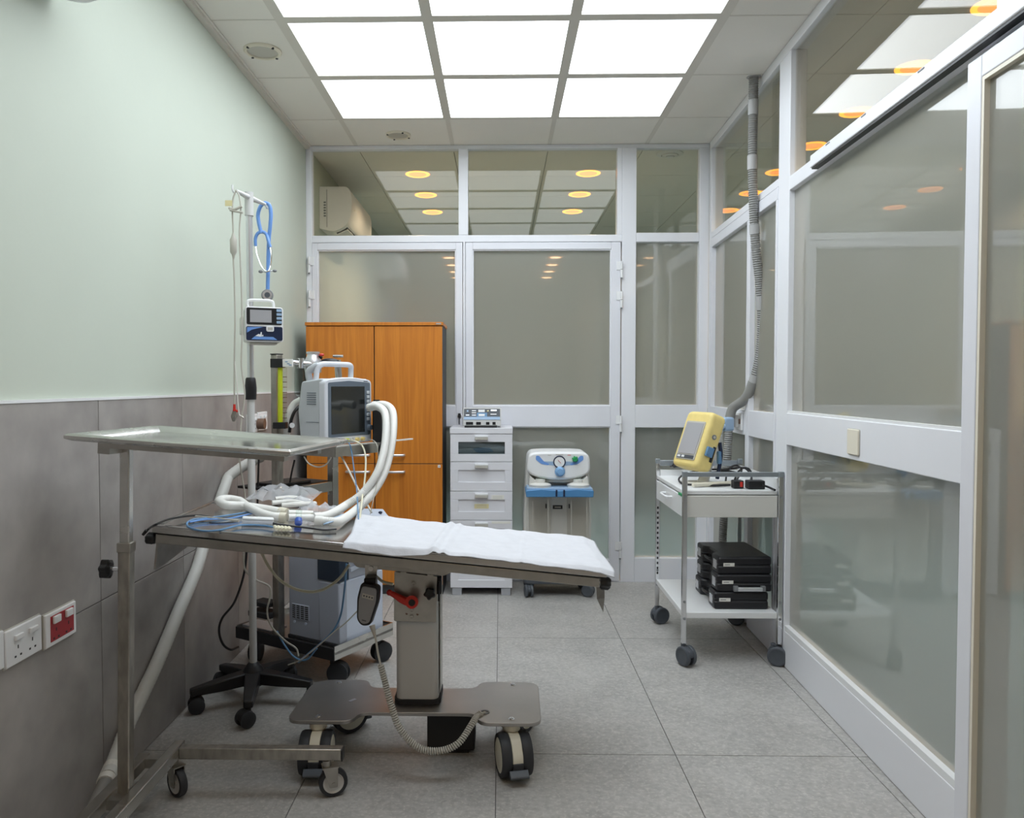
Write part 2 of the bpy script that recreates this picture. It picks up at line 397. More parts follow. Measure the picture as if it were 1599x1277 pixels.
def vent(loc, r, label, spin=0):
    t = thing('ceiling_vent', label, 'vent', loc, spin)
    obj('ring', MB().lathe([(r * .80, 0), (r * .82, -.010), (r * .92, -.012), (r, -.006), (r, 0)], 32, ring=True), 'cream', t)
    obj('grille_disc', MB().lathe([(.001, -.004), (r * .8, -.004), (r * .8, 0), (.001, 0)], 32), 'beige_grey', t)
    for k in range(4):
        a = k * math.pi / 2 + .5; p = Vector((math.cos(a), math.sin(a), 0)) * r * .91
        obj('screw', MB().cyl(p + Vector((0, 0, -.014)), p + Vector((0, 0, -.008)), .006, n=8), 'black', t)
v1 = AZ(410, 79, ZC); vent((v1.x, v1.y, ZC), .083, 'round cream ceiling vent near the green wall, larger of the two', .4)
v2 = AZ(622, 210, ZC); vent((v2.x, v2.y, ZC), .074, 'small round cream ceiling vent just before the back partition', 0)
v3 = AZ(1046, 240, ZC)
t = thing('ceiling_diffuser', 'round white ceiling diffuser seen through the narrow clear transom', 'vent', (v3.x, v3.y, ZC))
for q, (ra, rb, dz) in enumerate(((.055, .085, .010), (.03, .05, .02), (.001, .026, .028))):
    obj('diffuser_ring', MB().lathe([(ra, -dz), (rb, -dz + .006), (rb, 0), (ra, 0)], 24, ring=True), 'white_plastic', t)

def downlight(x, y, label, group, core='lamp_core', watt=48):
    t = thing('downlight', label, 'downlight', (x, y, ZC), 0, group)
    obj('lamp_ring', MB().lathe([(.062, -.003), (.078, -.006), (.086, -.002), (.086, 0), (.062, 0)], 28, ring=True), 'lamp_ring', t)
    obj('lamp_lens', MB().lathe([(.001, -.003), (.062, -.003), (.062, 0), (.001, 0)], 28), core, t)
    ld = bpy.data.lights.new('lamp', 'SPOT'); ld.energy = watt; ld.color = (1, .80, .56); ld.spot_size = 2.3; ld.spot_blend = .8; ld.shadow_soft_size = .06
    lo = bpy.data.objects.new('lamp', ld); C.objects.link(lo); lo.parent = t; lo.location = (0, 0, -.02)
for k in range(3):
    for x, nm in ((-.585, 'left'), (.617, 'right')):
        lb = '%s amber downlight of the %s row seen through the back transoms' % (('nearest', 'middle', 'farthest')[k], nm)
        downlight(x, 5.55 + .604 * k, lb, 'amber downlights in the hall')
for k in range(7):
    y = 3.142 + .6 * k; nmr = ('at the top right corner of the picture', 'hidden behind the near transom post', 'through the near right transom, upper of two', 'through the near right transom, lower of two',
                              'behind the grey hose, highest of three', 'behind the grey hose, middle of three', 'behind the grey hose, lowest of three')[k]
    downlight(1.94, y, 'amber downlight seen ' + nmr, 'amber downlights in the hall')
for k in range(4):
    for x in (-.60, .64):
        downlight(x, .64 - .57 * k, '%s amber downlight behind the camera, mirrored in the %s frosted door leaf' % (('highest', 'second', 'third', 'lowest')[k], 'left' if x < 0 else 'right'), 'amber downlights behind the camera', 'lamp_bright', 4)

# ------------------------------------------------------------------ glazed partitions
def frame_bar(parent, name, x0, x1, z0, z1, y0=0., y1=.07, mat='white_frame', bevel=.003):
    return obj(name, B(x0, x1, y0, y1, z0, z1), mat, parent, bevel=bevel, smooth=0)
def pane(parent, x0, x1, z0, z1, mat, y=.040, bead=.008, name='pane'):
    o = obj(name, B(x0 - .003, x1 + .003, y, y + .006, z0 - .003, z1 + .003), mat, parent, smooth=0)
    return o
wb = struct('wall_back'); wb.location = (0, YB, 0)
frame_bar(wb, 'head_rail', XL, 1.29, 2.699, ZC - .001)
frame_bar(wb, 'jamb', XL, -1.177, 0, 2.699)
frame_bar(wb, 'mullion', -.261, -.201, 2.167, 2.699)
frame_bar(wb, 'post', .753, .841, 0, 2.699)
frame_bar(wb, 'corner_post', 1.229, 1.29, 0, 2.699)
frame_bar(wb, 'transom_rail', -1.177, .753, 2.124, 2.167)
frame_bar(wb, 'transom_rail', .841, 1.229, 2.122, 2.178)
frame_bar(wb, 'middle_rail', .841, 1.229, .97, 1.112)
frame_bar(wb, 'bottom_rail', .841, 1.229, 0, .15)
frame_bar(wb, 'fixed_mullion', -.233, -.219, 0, 2.124, -.004, .06)
for a in ((-1.177, -.261), (-.201, .753 - .03)): pane(wb, a[0], a[1], 2.167, 2.699, 'clear_glass', name='transom_pane')
frame_bar(wb, 'glazing_edge', .722, .753, 2.167, 2.699)
pane(wb, .841, 1.229, 2.178, 2.699, 'clear_glass', name='transom_pane')
pane(wb, .841, 1.229, 1.112, 2.122, 'frosted_glass'); pane(wb, .841, 1.229, .15, .97, 'frosted_glass')
frame_bar(wb, 'floor_sill', XL, 1.29, -.002, .004, .0, .07)

def leaf(name, x0, x1, glass_x0, glass_x1):
    d = struct(name); d.location = (0, YB - .004, 0)
    zt = 2.121
    frame_bar(d, 'stile', x0, glass_x0, .006, zt, 0, .055, 'white_door'); frame_bar(d, 'stile', glass_x1, x1, .006, zt, 0, .055, 'white_door')
    frame_bar(d, 'top_rail', glass_x0, glass_x1, 2.077, zt, 0, .055, 'white_door'); frame_bar(d, 'middle_rail', glass_x0, glass_x1, .975, 1.107, 0, .055, 'white_door')
    frame_bar(d, 'bottom_rail', glass_x0, glass_x1, .006, .137, 0, .055, 'white_door')
    pane(d, glass_x0, glass_x1, 1.107, 2.077, 'frosted_glass', .028); pane(d, glass_x0, glass_x1, .137, .975, 'frosted_glass', .028)
    for za, zb in ((1.107, 2.077), (.137, .975)):
        g = MB(); e = .006
        g.box(glass_x0, glass_x0 + e, .008, .03, za, zb).box(glass_x1 - e, glass_x1, .008, .03, za, zb).box(glass_x0 + e, glass_x1 - e, .008, .03, za, za + e).box(glass_x0 + e, glass_x1 - e, .008, .03, zb - e, zb)
        obj('glazing_bead', g, 'white_frame', d, smooth=0)
    return d
def hinge(d, x, z, s=1):
    h = obj('hinge', MB().cyl((x, -.012, z - .05), (x, -.012, z - .002), .008, n=10).cyl((x, -.012, z + .002), (x, -.012, z + .05), .008, n=10), 'white_plastic', d)
    obj('hinge_leaf', B(x - .03 * s if s > 0 else x, x if s > 0 else x + .03, -.006, .002, z - .002, z + .05), 'white_plastic', h, smooth=0)
    obj('hinge_tip', MB().cyl((x, -.012, z - .058), (x, -.012, z - .05), .006, n=8), 'gasket', h)
d1 = leaf('door_1', -1.177, -.236, -1.143, -.278)
d2 = leaf('door_2', -.217, .746, -.173, .687)
for z in (1.985, 1.775): hinge(d1, -1.192, z, -1)
for z in (1.95, 1.765, .995, .205): hinge(d2, .749, z, 1)
lk = obj('lock', MB().cyl((-.256, -.004, 1.04), (-.256, .004, 1.04), .014, n=14), 'chrome', d1)
obj('key', MB(Matrix.Translation((-.256, -.02, 1.045))).box(-.008, .008, -.008, .016, -.012, .014).box(-.003, .003, -.012, -.006, -.055, 0), 'black', lk, bevel=.002)

# right partition in its own frame: x runs from the back corner towards the camera, y points out of the room
wr = struct('wall_right'); wr.location = (1.285, YB, 0); wr.rotation_euler = (0, 0, math.atan2(-1, -SLOPE))
frame_bar(wr, 'head_rail', 0.02, 7.4, 2.675, ZC - .001)
frame_bar(wr, 'jamb', .02, .07, 0, 2.675)
frame_bar(wr, 'post', 1.318, 1.462, 0, 2.675)
frame_bar(wr, 'transom_rail', .07, 1.318, 2.128, 2.165)
frame_bar(wr, 'transom_rail', 1.462, 7.4, 2.075, 2.135)
frame_bar(wr, 'top_rail', .07, 1.318, 2.070, 2.124, -.004, .055, 'white_door')
frame_bar(wr, 'stile', .07, .105, .02, 2.070, -.004, .055, 'white_door')
frame_bar(wr, 'stile', .845, .905, .02, 2.070, -.004, .055, 'white_door')
frame_bar(wr, 'stile', 1.295, 1.318, .02, 2.070, -.004, .055, 'white_door')
for a, b in ((.105, .845), (.905, 1.295)):
    frame_bar(wr, 'middle_rail', a, b, .978, 1.107, -.004, .055, 'white_door'); frame_bar(wr, 'bottom_rail', a, b, .004, .16, -.004, .055, 'white_door')
    pane(wr, a, b, 1.107, 2.070, 'frosted_glass', .022); pane(wr, a, b, .16, .978, 'frosted_glass', .022)
pane(wr, .07, 1.318, 2.165, 2.675, 'clear_glass', .022, name='transom_pane')
frame_bar(wr, 'post', 2.93, 3.05, 2.135, 2.675)
pane(wr, 1.462, 2.93, 2.135, 2.675, 'clear_glass', .022, name='transom_pane'); pane(wr, 3.05, 4.6, 2.135, 2.675, 'clear_glass', .022, name='transom_pane')
frame_bar(wr, 'post', 4.6, 7.4, 2.135, 2.675)
frame_bar(wr, 'middle_rail', 1.462, 2.86, .976, 1.115); frame_bar(wr, 'bottom_rail', 1.462, 2.86, .002, .16)
pane(wr, 1.462, 2.86, 1.115, 2.075, 'frosted_glass', .024); pane(wr, 1.462, 2.86, .16, .976, 'frosted_glass', .024)
obj('glazing_bead', B(1.462, 2.86, .002, .024, .16, .183).box(1.462, 2.86, .004, .024, 1.115, 1.124), 'white_plastic', wr, smooth=0)
frame_bar(wr, 'stile', 2.86, 2.92, .002, 2.075, .008, .07)
frame_bar(wr, 'infill_panel', 4.40, 7.4, .0, 2.075)
# track of the sliding leaf, with a dark slot under it
tk = obj('sliding_track', B(1.79, 5.2, -.032, -.001, 2.080, 2.128), 'white_frame', wr, bevel=.004)
obj('track_slot', B(1.80, 5.2, -.028, -.004, 2.073, 2.080), 'black', tk, smooth=0)
for s in (1.95, 2.25, 2.62): obj('slot_mark', B(s, s + .035, -.0335, -.0315, 2.119, 2.123), 'gasket', tk, smooth=0)
d3 = struct('door_3'); d3.location = wr.location; d3.rotation_euler = wr.rotation_euler
frame_bar(d3, 'stile', 2.850, 2.912, .012, 2.050, -.022, .002, 'white_door'); frame_bar(d3, 'top_rail', 2.912, 4.3, 1.995, 2.050, -.022, .002, 'white_door')
frame_bar(d3, 'bottom_rail', 2.912, 4.3, .012, .05, -.022, .002, 'white_door'); frame_bar(d3, 'stile', 4.3, 4.36, .012, 2.050, -.022, .002, 'white_door')
obj('gasket_strip', B(2.912, 2.922, -.020, 0, .05, 1.995).box(2.922, 4.3, -.020, 0, 1.985, 1.995), 'cream', d3, smooth=0)
pane(d3, 2.922, 4.3, .05, 1.985, 'frosted_glass', -.006)
sp = thing('blank_plate', 'square cream blank plate on the white middle rail of the right partition', 'cover plate', wr.matrix_basis @ Vector((2.09, 0, .995)), wr.rotation_euler.z)
obj('plate', MB(XZ).prism(rrect(.088, .088, .006, 3, .068, .044), 0, .008), 'cream', sp, bevel=.002)
obj('plate_edge', MB(XZ).prism(rrect(.092, .092, .006, 3, .068, .044), 0, .003), 'beige_grey', sp)

# ------------------------------------------------------------------ casters
def caster(par, loc, r, w, yaw, style='twin', off=.02, top=None):
    """part of a thing: stem and fork or hood, with its wheels as sub-parts; loc is the swivel point at floor level"""
    top = top or 2.3 * r; M = Matrix.Rotation(0, 4, 'Z')
    if style == 'twin':
        b = MB(); pr = [(-r * .95, r * 1.0), (-r * .75, r * 1.65), (0, r * 1.98), (r * .75, r * 1.72), (r * .98, r * 1.0), (r * .5, r * .8), (-r * .5, r * .8)]
        b.M = Matrix.Translation((-w * .16, -off, 0)) @ YZ; b.prism(fillet(pr, r * .3, 3), 0, w * .32)
        b.M = Matrix(); b.cyl((0, 0, r * 1.6), (0, 0, top), r * .26, n=12)
        c = obj('caster', b, 'caster_grey', par, loc, (0, 0, yaw), bevel=.002)
        for s in (-1, 1):
            wh = obj('wheel', MB().lathe([(r * .2, -w * .16), (r * .93, -w * .16), (r, -w * .1), (r, w * .08), (r * .9, w * .15), (r * .75, w * .16), (r * .7, w * .135), (r * .25, w * .15), (.001, w * .15)], 24, (s * w * .33, -off, r), (s, 0, 0)), 'caster_grey', c)
    elif style == 'fork':
        b = MB(); b.box(-w * .9, w * .9, -off - r * .35, r * .35, r * 2.12, r * 2.2); b.cyl((0, 0, r * 2.2), (0, 0, top), r * .3, n=12)
        for s in (-1, 1):
            b.M = Matrix.Translation((s * w * .75 - .0015, 0, 0)) @ YZ
            b.prism(fillet([(-off - r * .28, r * .75), (-off + r * .28, r * .75), (r * .3, r * 2.15), (-off - r * .3, r * 2.15)], r * .1, 3), 0, .003)
        b.M = Matrix(); b.cyl((-w * .9, -off, r), (w * .9, -off, r), r * .13, n=10)
        c = obj('caster', b, 'steel_dark', par, loc, (0, 0, yaw))
        wh = obj('wheel', MB().lathe([(r * .72, -w * .5), (r * .95, -w * .5), (r, -w * .3), (r, w * .3), (r * .95, w * .5), (r * .72, w * .5)], 28, (0, -off, r), (1, 0, 0), True), 'rubber', c)
        obj('hub', MB().lathe([(r * .16, -w * .45), (r * .2, -w * .3), (r * .6, -w * .3), (r * .72, -w * .52), (r * .72, w * .52), (r * .6, w * .3), (r * .2, w * .3), (r * .16, w * .45)], 28, (0, -off, r), (1, 0, 0)), 'column_grey', c)
    elif style == 'black':
        b = MB(); b.M = Matrix.Translation((-w * .5, -off, 0)) @ YZ
        b.prism(fillet([(-r * .9, r * .9), (-r * .8, r * 1.7), (0, r * 2.15), (r * .8, r * 1.8), (r * .8, r), (r * .3, r * .7), (-r * .4, r * .7)], r * .3, 3), 0, w)
        b.M = Matrix(); b.cyl((0, 0, r * 1.7), (0, 0, top), r * .35, n=12)
        c = obj('caster', b, 'black_matt', par, loc, (0, 0, yaw), bevel=.002)
        for s in (-1, 1):
            obj('wheel', MB().lathe([(r * .2, -w * .2), (r, -w * .2), (r, w * .1), (r * .85, w * .2), (.001, w * .2)], 22, (s * w * .7, -off, r), (s, 0, 0)), 'rubber', c)
    else:                                   # large medical twin wheel, cream body and hubs
        b = MB(); b.M = Matrix.Translation((-w * .17, -off, 0)) @ YZ
        b.prism(fillet([(-r * .92, r * .7), (-r * .98, r * 1.2), (-r * .45, r * 1.88), (0, r * 2.0), (r * .55, r * 1.85), (r * .8, r * 1.1), (r * .4, r * .6), (-r * .4, r * .6)], r * .25, 4), 0, w * .34)
        b.M = Matrix(); b.cyl((0, 0, r * 1.7), (0, 0, r * 2.08), r * .34, n=16).cyl((0, 0, r * 2.0), (0, 0, top), r * .42, n=16)
        c = obj('caster', b, 'cream_plastic', par, loc, (0, 0, yaw), bevel=.002)
        for s in (-1, 1):
            wh = obj('wheel', MB().lathe([(r * .78, -w * .16), (r * .95, -w * .16), (r, -w * .08), (r, w * .08), (r * .95, w * .16), (r * .78, w * .16)], 32, (s * w * .34, -off, r), (s, 0, 0), True), 'rubber', c)
            obj('hub', MB().lathe([(.001, -w * .14), (r * .78, -w * .14), (r * .78, w * .15), (r * .7, w * .17), (r * .3, w * .14), (.001, w * .14)], 32, (s * w * .34, -off, r), (s, 0, 0)), 'cream_plastic', c)
        p = MB(); p.M = Matrix.Translation((-w * .30, -off, 0)) @ YZ; p.prism(fillet([(-r * .9, r * .42), (-r * 1.28, r * .40), (-r * 1.30, r * .50), (-r * 1.0, r * .72)], r * .05, 3), 0, w * .6)
        obj('brake_pedal', p, 'caster_grey', c, bevel=.003)
        p = MB(); p.M = Matrix.Translation((-w * .175, -off, 0)) @ YZ; p.prism([(-r * .6, r * .5), (-r * 1.0, r * .5), (-r * 1.0, r * .95), (-r * .75, r * 1.1), (-r * .5, r * .9)], 0, w * .35)
        obj('brake_block', p, 'rubber', c, bevel=.003)
    return c
def knob(par, a, b, r, lobes=5, mat='black', name='knob'):
    """star grip on the shaft from a to b"""
    a = Vector(a); b = Vector(b); d = (b - a).normalized(); u = d.orthogonal().normalized(); v = d.cross(u); n = 40; vs = []
    for t, q in ((0, .75), (.15, 1.), (.8, 1.), (1, .7)):
        for k in range(n):
            an = 2 * math.pi * k / n; rr = r * q * (1 + .14 * math.cos(lobes * an)); vs.append(a.lerp(b, t) + (u * math.cos(an) + v * math.sin(an)) * rr)
    fs = [(j * n + k, j * n + (k + 1) % n, (j + 1) * n + (k + 1) % n, (j + 1) * n + k) for j in range(3) for k in range(n)] + [tuple(range(n - 1, -1, -1)), tuple(range(3 * n, 4 * n))]
    return obj(name, MB().add(vs, fs), mat, par)
def bolt(par, p, n, r=.008, h=.005, mat='chrome'):
    p = Vector(p); n = Vector(n).normalized()
    b = obj('bolt', MB().lathe([(r * 1.5, 0), (r * 1.5, h * .25), (r, h * .3), (r * .95, h), (r * .45, h), (r * .4, h * .6), (.001, h * .6)], 14, p, n), mat, par)
    return b
def hose(name, pts, r, mat, parent=None, pitch=.0, amp=.0, n=10, label=None):
    p = even(spl(pts, 14), pitch / 2 if pitch else .012)
    R = [r + (amp if i % 2 else -amp) for i in range(len(p))] if pitch else r
    return obj(name, MB().tube(p, R, n), mat, parent, label=label, smooth=70)

# ------------------------------------------------------------------ operating table
ot = thing('operating_table', 'tilted stainless steel operating table on a grey column with a wheeled base plate', 'operating table', (-.275, 2.62, 0))
IT = ot.matrix_basis.inverted() if False else Matrix.Translation((.275, -2.62, 0))
def OT(name, mb, mat, **k): mb.v = [tuple(IT @ Vector(v)) for v in mb.v]; return obj(name, mb, mat, ot, **k)
TY0, TY1, TX0, TX1 = 2.37, 2.865, -1.068, .330
ang = math.atan(-TS)
TM = Matrix.Translation((TXC, 0, TZC)) @ Matrix.Rotation(ang, 4, 'Y')     # table frame: z = 0 is the top surface
hl = (TX1 - TX0) / 2 / math.cos(ang)
def MT(): return MB(TM.copy())
tb = MT(); tb.box(-hl, hl, TY0, TY1, -.026, -.005)
tb.box(-hl, hl, TY0, TY0 + .012, -.006, 0).box(-hl, hl, TY1 - .012, TY1, -.006, 0).box(-hl, -hl + .012, TY0 + .012, TY1 - .012, -.006, 0).box(hl - .012, hl, TY0 + .012, TY1 - .012, -.006, 0)
OT('tabletop', tb, 'steel_top', bevel=.002)
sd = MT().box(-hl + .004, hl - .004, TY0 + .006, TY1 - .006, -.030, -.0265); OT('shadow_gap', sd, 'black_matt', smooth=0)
for ya in (TY0 + .002, TY1 - .032): OT('side_rail', MT().box(-hl + .012, hl - .02, ya, ya + .03, -.058, -.030), 'steel_worn' if ya > 2.5 else 'steel_dark', bevel=.002)
OT('cross_rail', MT().box(hl - .05, hl - .02, TY0 + .032, TY1 - .032, -.058, -.030), 'steel_dark', bevel=.002)
ep = MT(); ep.M = TM @ Matrix.Translation((-hl + .012, 0, 0)) @ YZ
ep.prism([(TY0 + .012, -.058), (TY1 - .04, -.058), (TY1 - .04, -.10), (TY0 + .02, -.145), (TY0 + .008, -.140)], 0, .006); OT('end_plate', ep, 'steel_dark')
def TP(x, y, z): return IT @ (TM @ Vector((x, y, z)))
def kn(a, b, r, **k): return knob(ot, a, b, r, **k)
kn(TP(-hl + .008, TY0 + .012, -.047), TP(-hl - .020, TY0 + .012, -.047), .017)
kn(TP(hl - .016, TY0 + .018, -.046), TP(hl + .016, TY0 + .018, -.046), .019)
OT('knob_shaft', MT().cyl((hl - .03, TY0 + .018, -.046), (hl - .01, TY0 + .018, -.046), .006, n=8), 'chrome')
sp_ = MB(); p0 = A(938, 917, 2.39); sp_.add([A(931, 916, 2.40), A(944, 917, 2.38), A(944, 934, 2.38), A(942, 956, 2.39), A(932, 935, 2.40), A(931, 916, 2.44), A(944, 917, 2.44), A(944, 934, 2.44), A(942, 956, 2.42), A(932, 935, 2.44)],
        [(0, 1, 2, 3, 4), (9, 8, 7, 6, 5), (0, 5, 6, 1), (1, 6, 7, 2), (2, 7, 8, 3), (3, 8, 9, 4), (4, 9, 5, 0)]); OT('drain_spout', sp_, 'steel', smooth=0)
# head bracket, lever and column
bx = MT(); bx.M = TM @ Matrix.Translation((0, 2.545, 0)) @ XZ
bx.prism(fillet([(-.115, -.058), (.225, -.058), (.225, -.095), (.20, -.112), (-.09, -.112), (-.115, -.085)], .008, 3), 0, .008); OT('head_bracket', bx, 'steel_dark', bevel=.0015)
OT('head_block', MT().box(-.09, .20, 2.55, 2.72, -.10, -.058), 'steel_dark')
OT('column', MB(Matrix.Translation((-.278, 2.645, 0))).prism(rrect(.142, .142, .022, 5), .183, .66), 'column_grey')
OT('column_seam', B(-.2035, -.2015, 2.60, 2.69, .2, .6), 'steel_dark', smooth=0)
OT('column_foot', MB(Matrix.Translation((-.278, 2.645, 0))).prism(rrect(.156, .156, .026, 5), .170, .186), 'black_matt')
bp = MB(XZ).prism(fillet([(-.352, .455), (-.212, .452), (-.208, .605), (-.350, .620)], .004, 2), -2.562, -2.554); OT('column_bracket', bp, 'steel_dark', bevel=.001)
for (px_, py_) in ((630, 892), (672, 896), (646, 911), (643, 953), (643, 963)):
    p = A(px_, py_, 2.545 if py_ < 905 else 2.553); bolt(ot, IT @ p, (0, -1, 0), .007, mat='steel_dark')
for (px_, py_) in ((635, 958), (652, 959)): OT('bolt_hole', MB().cyl(A(px_, py_, 2.555), A(px_, py_, 2.5535), .004, n=10), 'brown')
lv = [A(608, 925, 2.53), A(618, 930, 2.53), A(630, 937, 2.53), A(643, 941, 2.53)]
OT('lever', MB().tube(spl(lv, 5), [.008, .0085, .0085, .009, .0095, .010, .0105, .0115, .012, .0125, .013, .0135, .014, .0145, .015, .0155], 12).cyl(A(643, 940, 2.50), A(643, 940, 2.555), .021, n=20), 'red')
OT('lever_cap', MB().cyl(A(643, 941, 2.497), A(643, 941, 2.51), .011, n=16), 'black')
OT('lever_end', MB().ell(A(608, 925, 2.53), .010, .010, .010), 'red')
kn(IT @ A(671, 927, 2.50), IT @ A(671, 927, 2.54), .018)
OT('knob_shaft', MB().cyl(A(671, 927, 2.53), A(671, 927, 2.57), .006, n=8), 'chrome')
OT('latch', MB().box(-.215, -.195, 2.555, 2.585, .545, .60).box(-.205, -.199, 2.54, 2.56, .525, .59), 'black_matt', bevel=.002)
# base plate with lobes
pl = fillet([(-.683, 2.437), (-.475, 2.437), (-.455, 2.505), (-.085, 2.505), (-.065, 2.432), (.130, 2.432), (.136, 2.775), (-.068, 2.775), (-.085, 2.712), (-.455, 2.712), (-.475, 2.785), (-.672, 2.785)],
            [.05, .05, .03, .03, .05, .045, .055, .055, .03, .03, .055, .08], 6)
OT('base_plate', MB().prism(pl, .158, .170), 'steel_plate', bevel=.0015)
for (x, y) in ((-.585, 2.468), (-.578, 2.755), (.036, 2.462), (.045, 2.745)):
    bolt(ot, IT @ Vector((x, y, .170)), (0, 0, 1), .0065)
for (x, y, yw) in ((.036, 2.470, .22), (-.585, 2.470, .05), (.045, 2.745, 2.6), (-.578, 2.745, 2.2)): caster(ot, IT @ Vector((x, y, 0)), .068, .098, yw, 'medical', .03, .158)
OT('motor_box', B(-.245, -.085, 2.575, 2.70, .012, .158), 'black_matt', bevel=.006)
OT('motor_foot', B(-.225, -.105, 2.585, 2.69, .0, .012), 'black_matt')
OT('cable_hole', MB().lathe([(.010, 0), (.016, 0), (.016, .002), (.010, .002)], 16, AZ(757, 1112, .170), ring=True), 'gasket')
OT('plate_label', MB(Matrix.Translation((-.50, 2.60, .1702)) @ Matrix.Rotation(.9, 4, 'Z')).box(-.014, .014, -.006, .006, 0, .0006), 'aluminium', smooth=0)

# ------------------------------------------------------------------ hand control with coiled cord
hcx = thing('hand_control', 'grey hand control with black rim hanging from a steel hook under the table edge', 'remote control', A(572, 935, 2.47))
HI = Matrix.Translation(-hcx.location)
def HO(name, mb, mat, **k): mb.v = [tuple(HI @ Vector(v)) for v in mb.v]; return obj(name, mb, mat, hcx, **k)
tilt = Matrix.Translation(A(573, 943, 2.47)) @ Matrix.Rotation(.22, 4, 'Y') @ Matrix.Rotation(-.12, 4, 'Z')
ol = fillet([(-.034, .062), (.026, .066), (.034, .02), (.026, -.064), (-.002, -.074), (-.022, -.058), (-.036, .01)], .012, 4)
il = [(x * .80, z * .88 - .001) for x, z in ol]
HO('housing', MB(tilt @ XZ).prism(ol, -.026, 0), 'black', bevel=.003)
HO('face_plate', MB(tilt @ XZ).prism(il, -.001, .004), 'handset_grey', bevel=.0015)
HO('keypad', MB(tilt).box(-.020, .018, -.0050, -.0035, .018, .032), 'beige_grey', smooth=0)
for q in (-.014, -.005, .004, .013): HO('key', MB(tilt).box(q - .0025, q + .0025, -.0057, -.0045, .0225, .0275), 'caster_grey', smooth=0)
HO('brand_mark', MB(tilt).box(-.004, .010, -.0046, -.0038, -.054, -.051), 'caster_grey', smooth=0)
HO('hook', MB().add([A(570, 882, 2.54), A(589, 884, 2.54), A(588, 905, 2.54), A(570, 904, 2.54), A(570, 882, 2.536), A(589, 884, 2.536), A(588, 905, 2.536), A(570, 904, 2.536)],
    [(0, 1, 2, 3), (7, 6, 5, 4), (0, 4, 5, 1), (1, 5, 6, 2), (2, 6, 7, 3), (3, 7, 4, 0)]), 'steel')
HO('hook_bolt', MB().cyl(A(579, 888, 2.53), A(579, 888, 2.54), .008, n=12), 'chrome')
HO('clip', MB().box(*sum(([A(569, 900, 2.5)[0], A(587, 900, 2.5)[0]], [2.49, 2.535], [A(570, 926, 2.5)[2], A(570, 902, 2.5)[2]]), [])), 'black', bevel=.003)
cp = [A(581, 976, 2.47), A(587, 1000, 2.46), A(591, 1024, 2.45), A(600, 1060, 2.43), A(610, 1098, 2.41), A(626, 1140, 2.39), A(655, 1168, 2.38), A(688, 1172, 2.38), A(716, 1160, 2.39), A(736, 1132, 2.43), A(745, 1118, 2.48), AZ(757, 1112, .174)]
pp = spl(cp, 10)
HO('straight_cord', MB().tube(pp[:26], [.010 - .0064 * min(1, i / 8) for i in range(26)], 8), 'beige_grey')
core = even(pp[24:106], .0012); hx = []; u = None
for i, p in enumerate(core):
    d = (core[min(i + 1, len(core) - 1)] - core[max(i - 1, 0)]).normalized()
    if u is None: u = d.orthogonal().normalized()
    u = (u - d * u.dot(d)).normalized(); v = d.cross(u); th = i * 1.05; hx.append(p + (u * math.cos(th) + v * math.sin(th)) * .0092)
HO('coiled_cord', MB().tube(hx, .0028, 5), 'beige_grey', smooth=80)
HO('cord_tail', MB().tube(pp[104:], .0045, 6), 'beige_grey')

# ------------------------------------------------------------------ surgical drape on the table
def drape(u, v):
    x0 = -.480 + .012 * math.sin(v * 4) - .035 * v; x1 = .346 + .006 * math.sin(v * 6); x = x0 + (x1 - x0) * u
    y = TY0 - .020 + (TY1 - .030 - TY0 + .020) * v ** 1.35
    z = ztop(x) + .0065 + .0018 * math.sin(9 * x + 4 * y) + .0010 * math.sin(41 * x - 14 * y) + .0008 * math.sin(70 * x + 33 * y)
    for c_, s_, h_ in ((-.190, .012, .010), (-.160, .009, .007), (.075, .004, .0022), (.02, .02, .002), (-.43, .02, .003)):
        z += h_ * math.exp(-((x - c_ - .05 * (y - 2.6)) / s_) ** 2)
    z += .0016 * abs(math.sin(26 * y + 5 * x)) * (1 if u < .35 else .5)
    if u > .95: z -= (u - .95) * .25
    z -= min(1, max(0, (TY0 - .004 - y) / .016)) * (.008 + .018 * max(0, math.sin(u * 7.5 + .4)) * (1 if u < .45 else .25))
    return (x, y, z)
dr = obj('surgical_drape', MB().grid(drape, 120, 60), 'cloth', solid=.0025, smooth=80)
tag(dr, 'white fabric drape spread over the right half of the operating table', 'drape')

class Th:
    """a thing whose parts are given in world coordinates or, with M, in a local frame"""
    def __init__(s, name, label, cat, loc, rotz=0, group=None):
        s.o = thing(name, label, cat, loc, rotz, group); s.I = s.o.matrix_basis.copy()
        s.I = (Matrix.Translation(Vector(loc)) @ Matrix.Rotation(rotz, 4, 'Z')).inverted(); s.M = s.I.inverted()
    def w(s, name, mb, mat, parent=None, **k):           # mesh in world coordinates
        mb.v = [tuple(s.I @ Vector(v)) for v in mb.v]; return obj(name, mb, mat, parent or s.o, **k)
    def l(s, name, mb, mat, parent=None, **k): return obj(name, mb, mat, parent or s.o, **k)   # mesh in the thing's frame

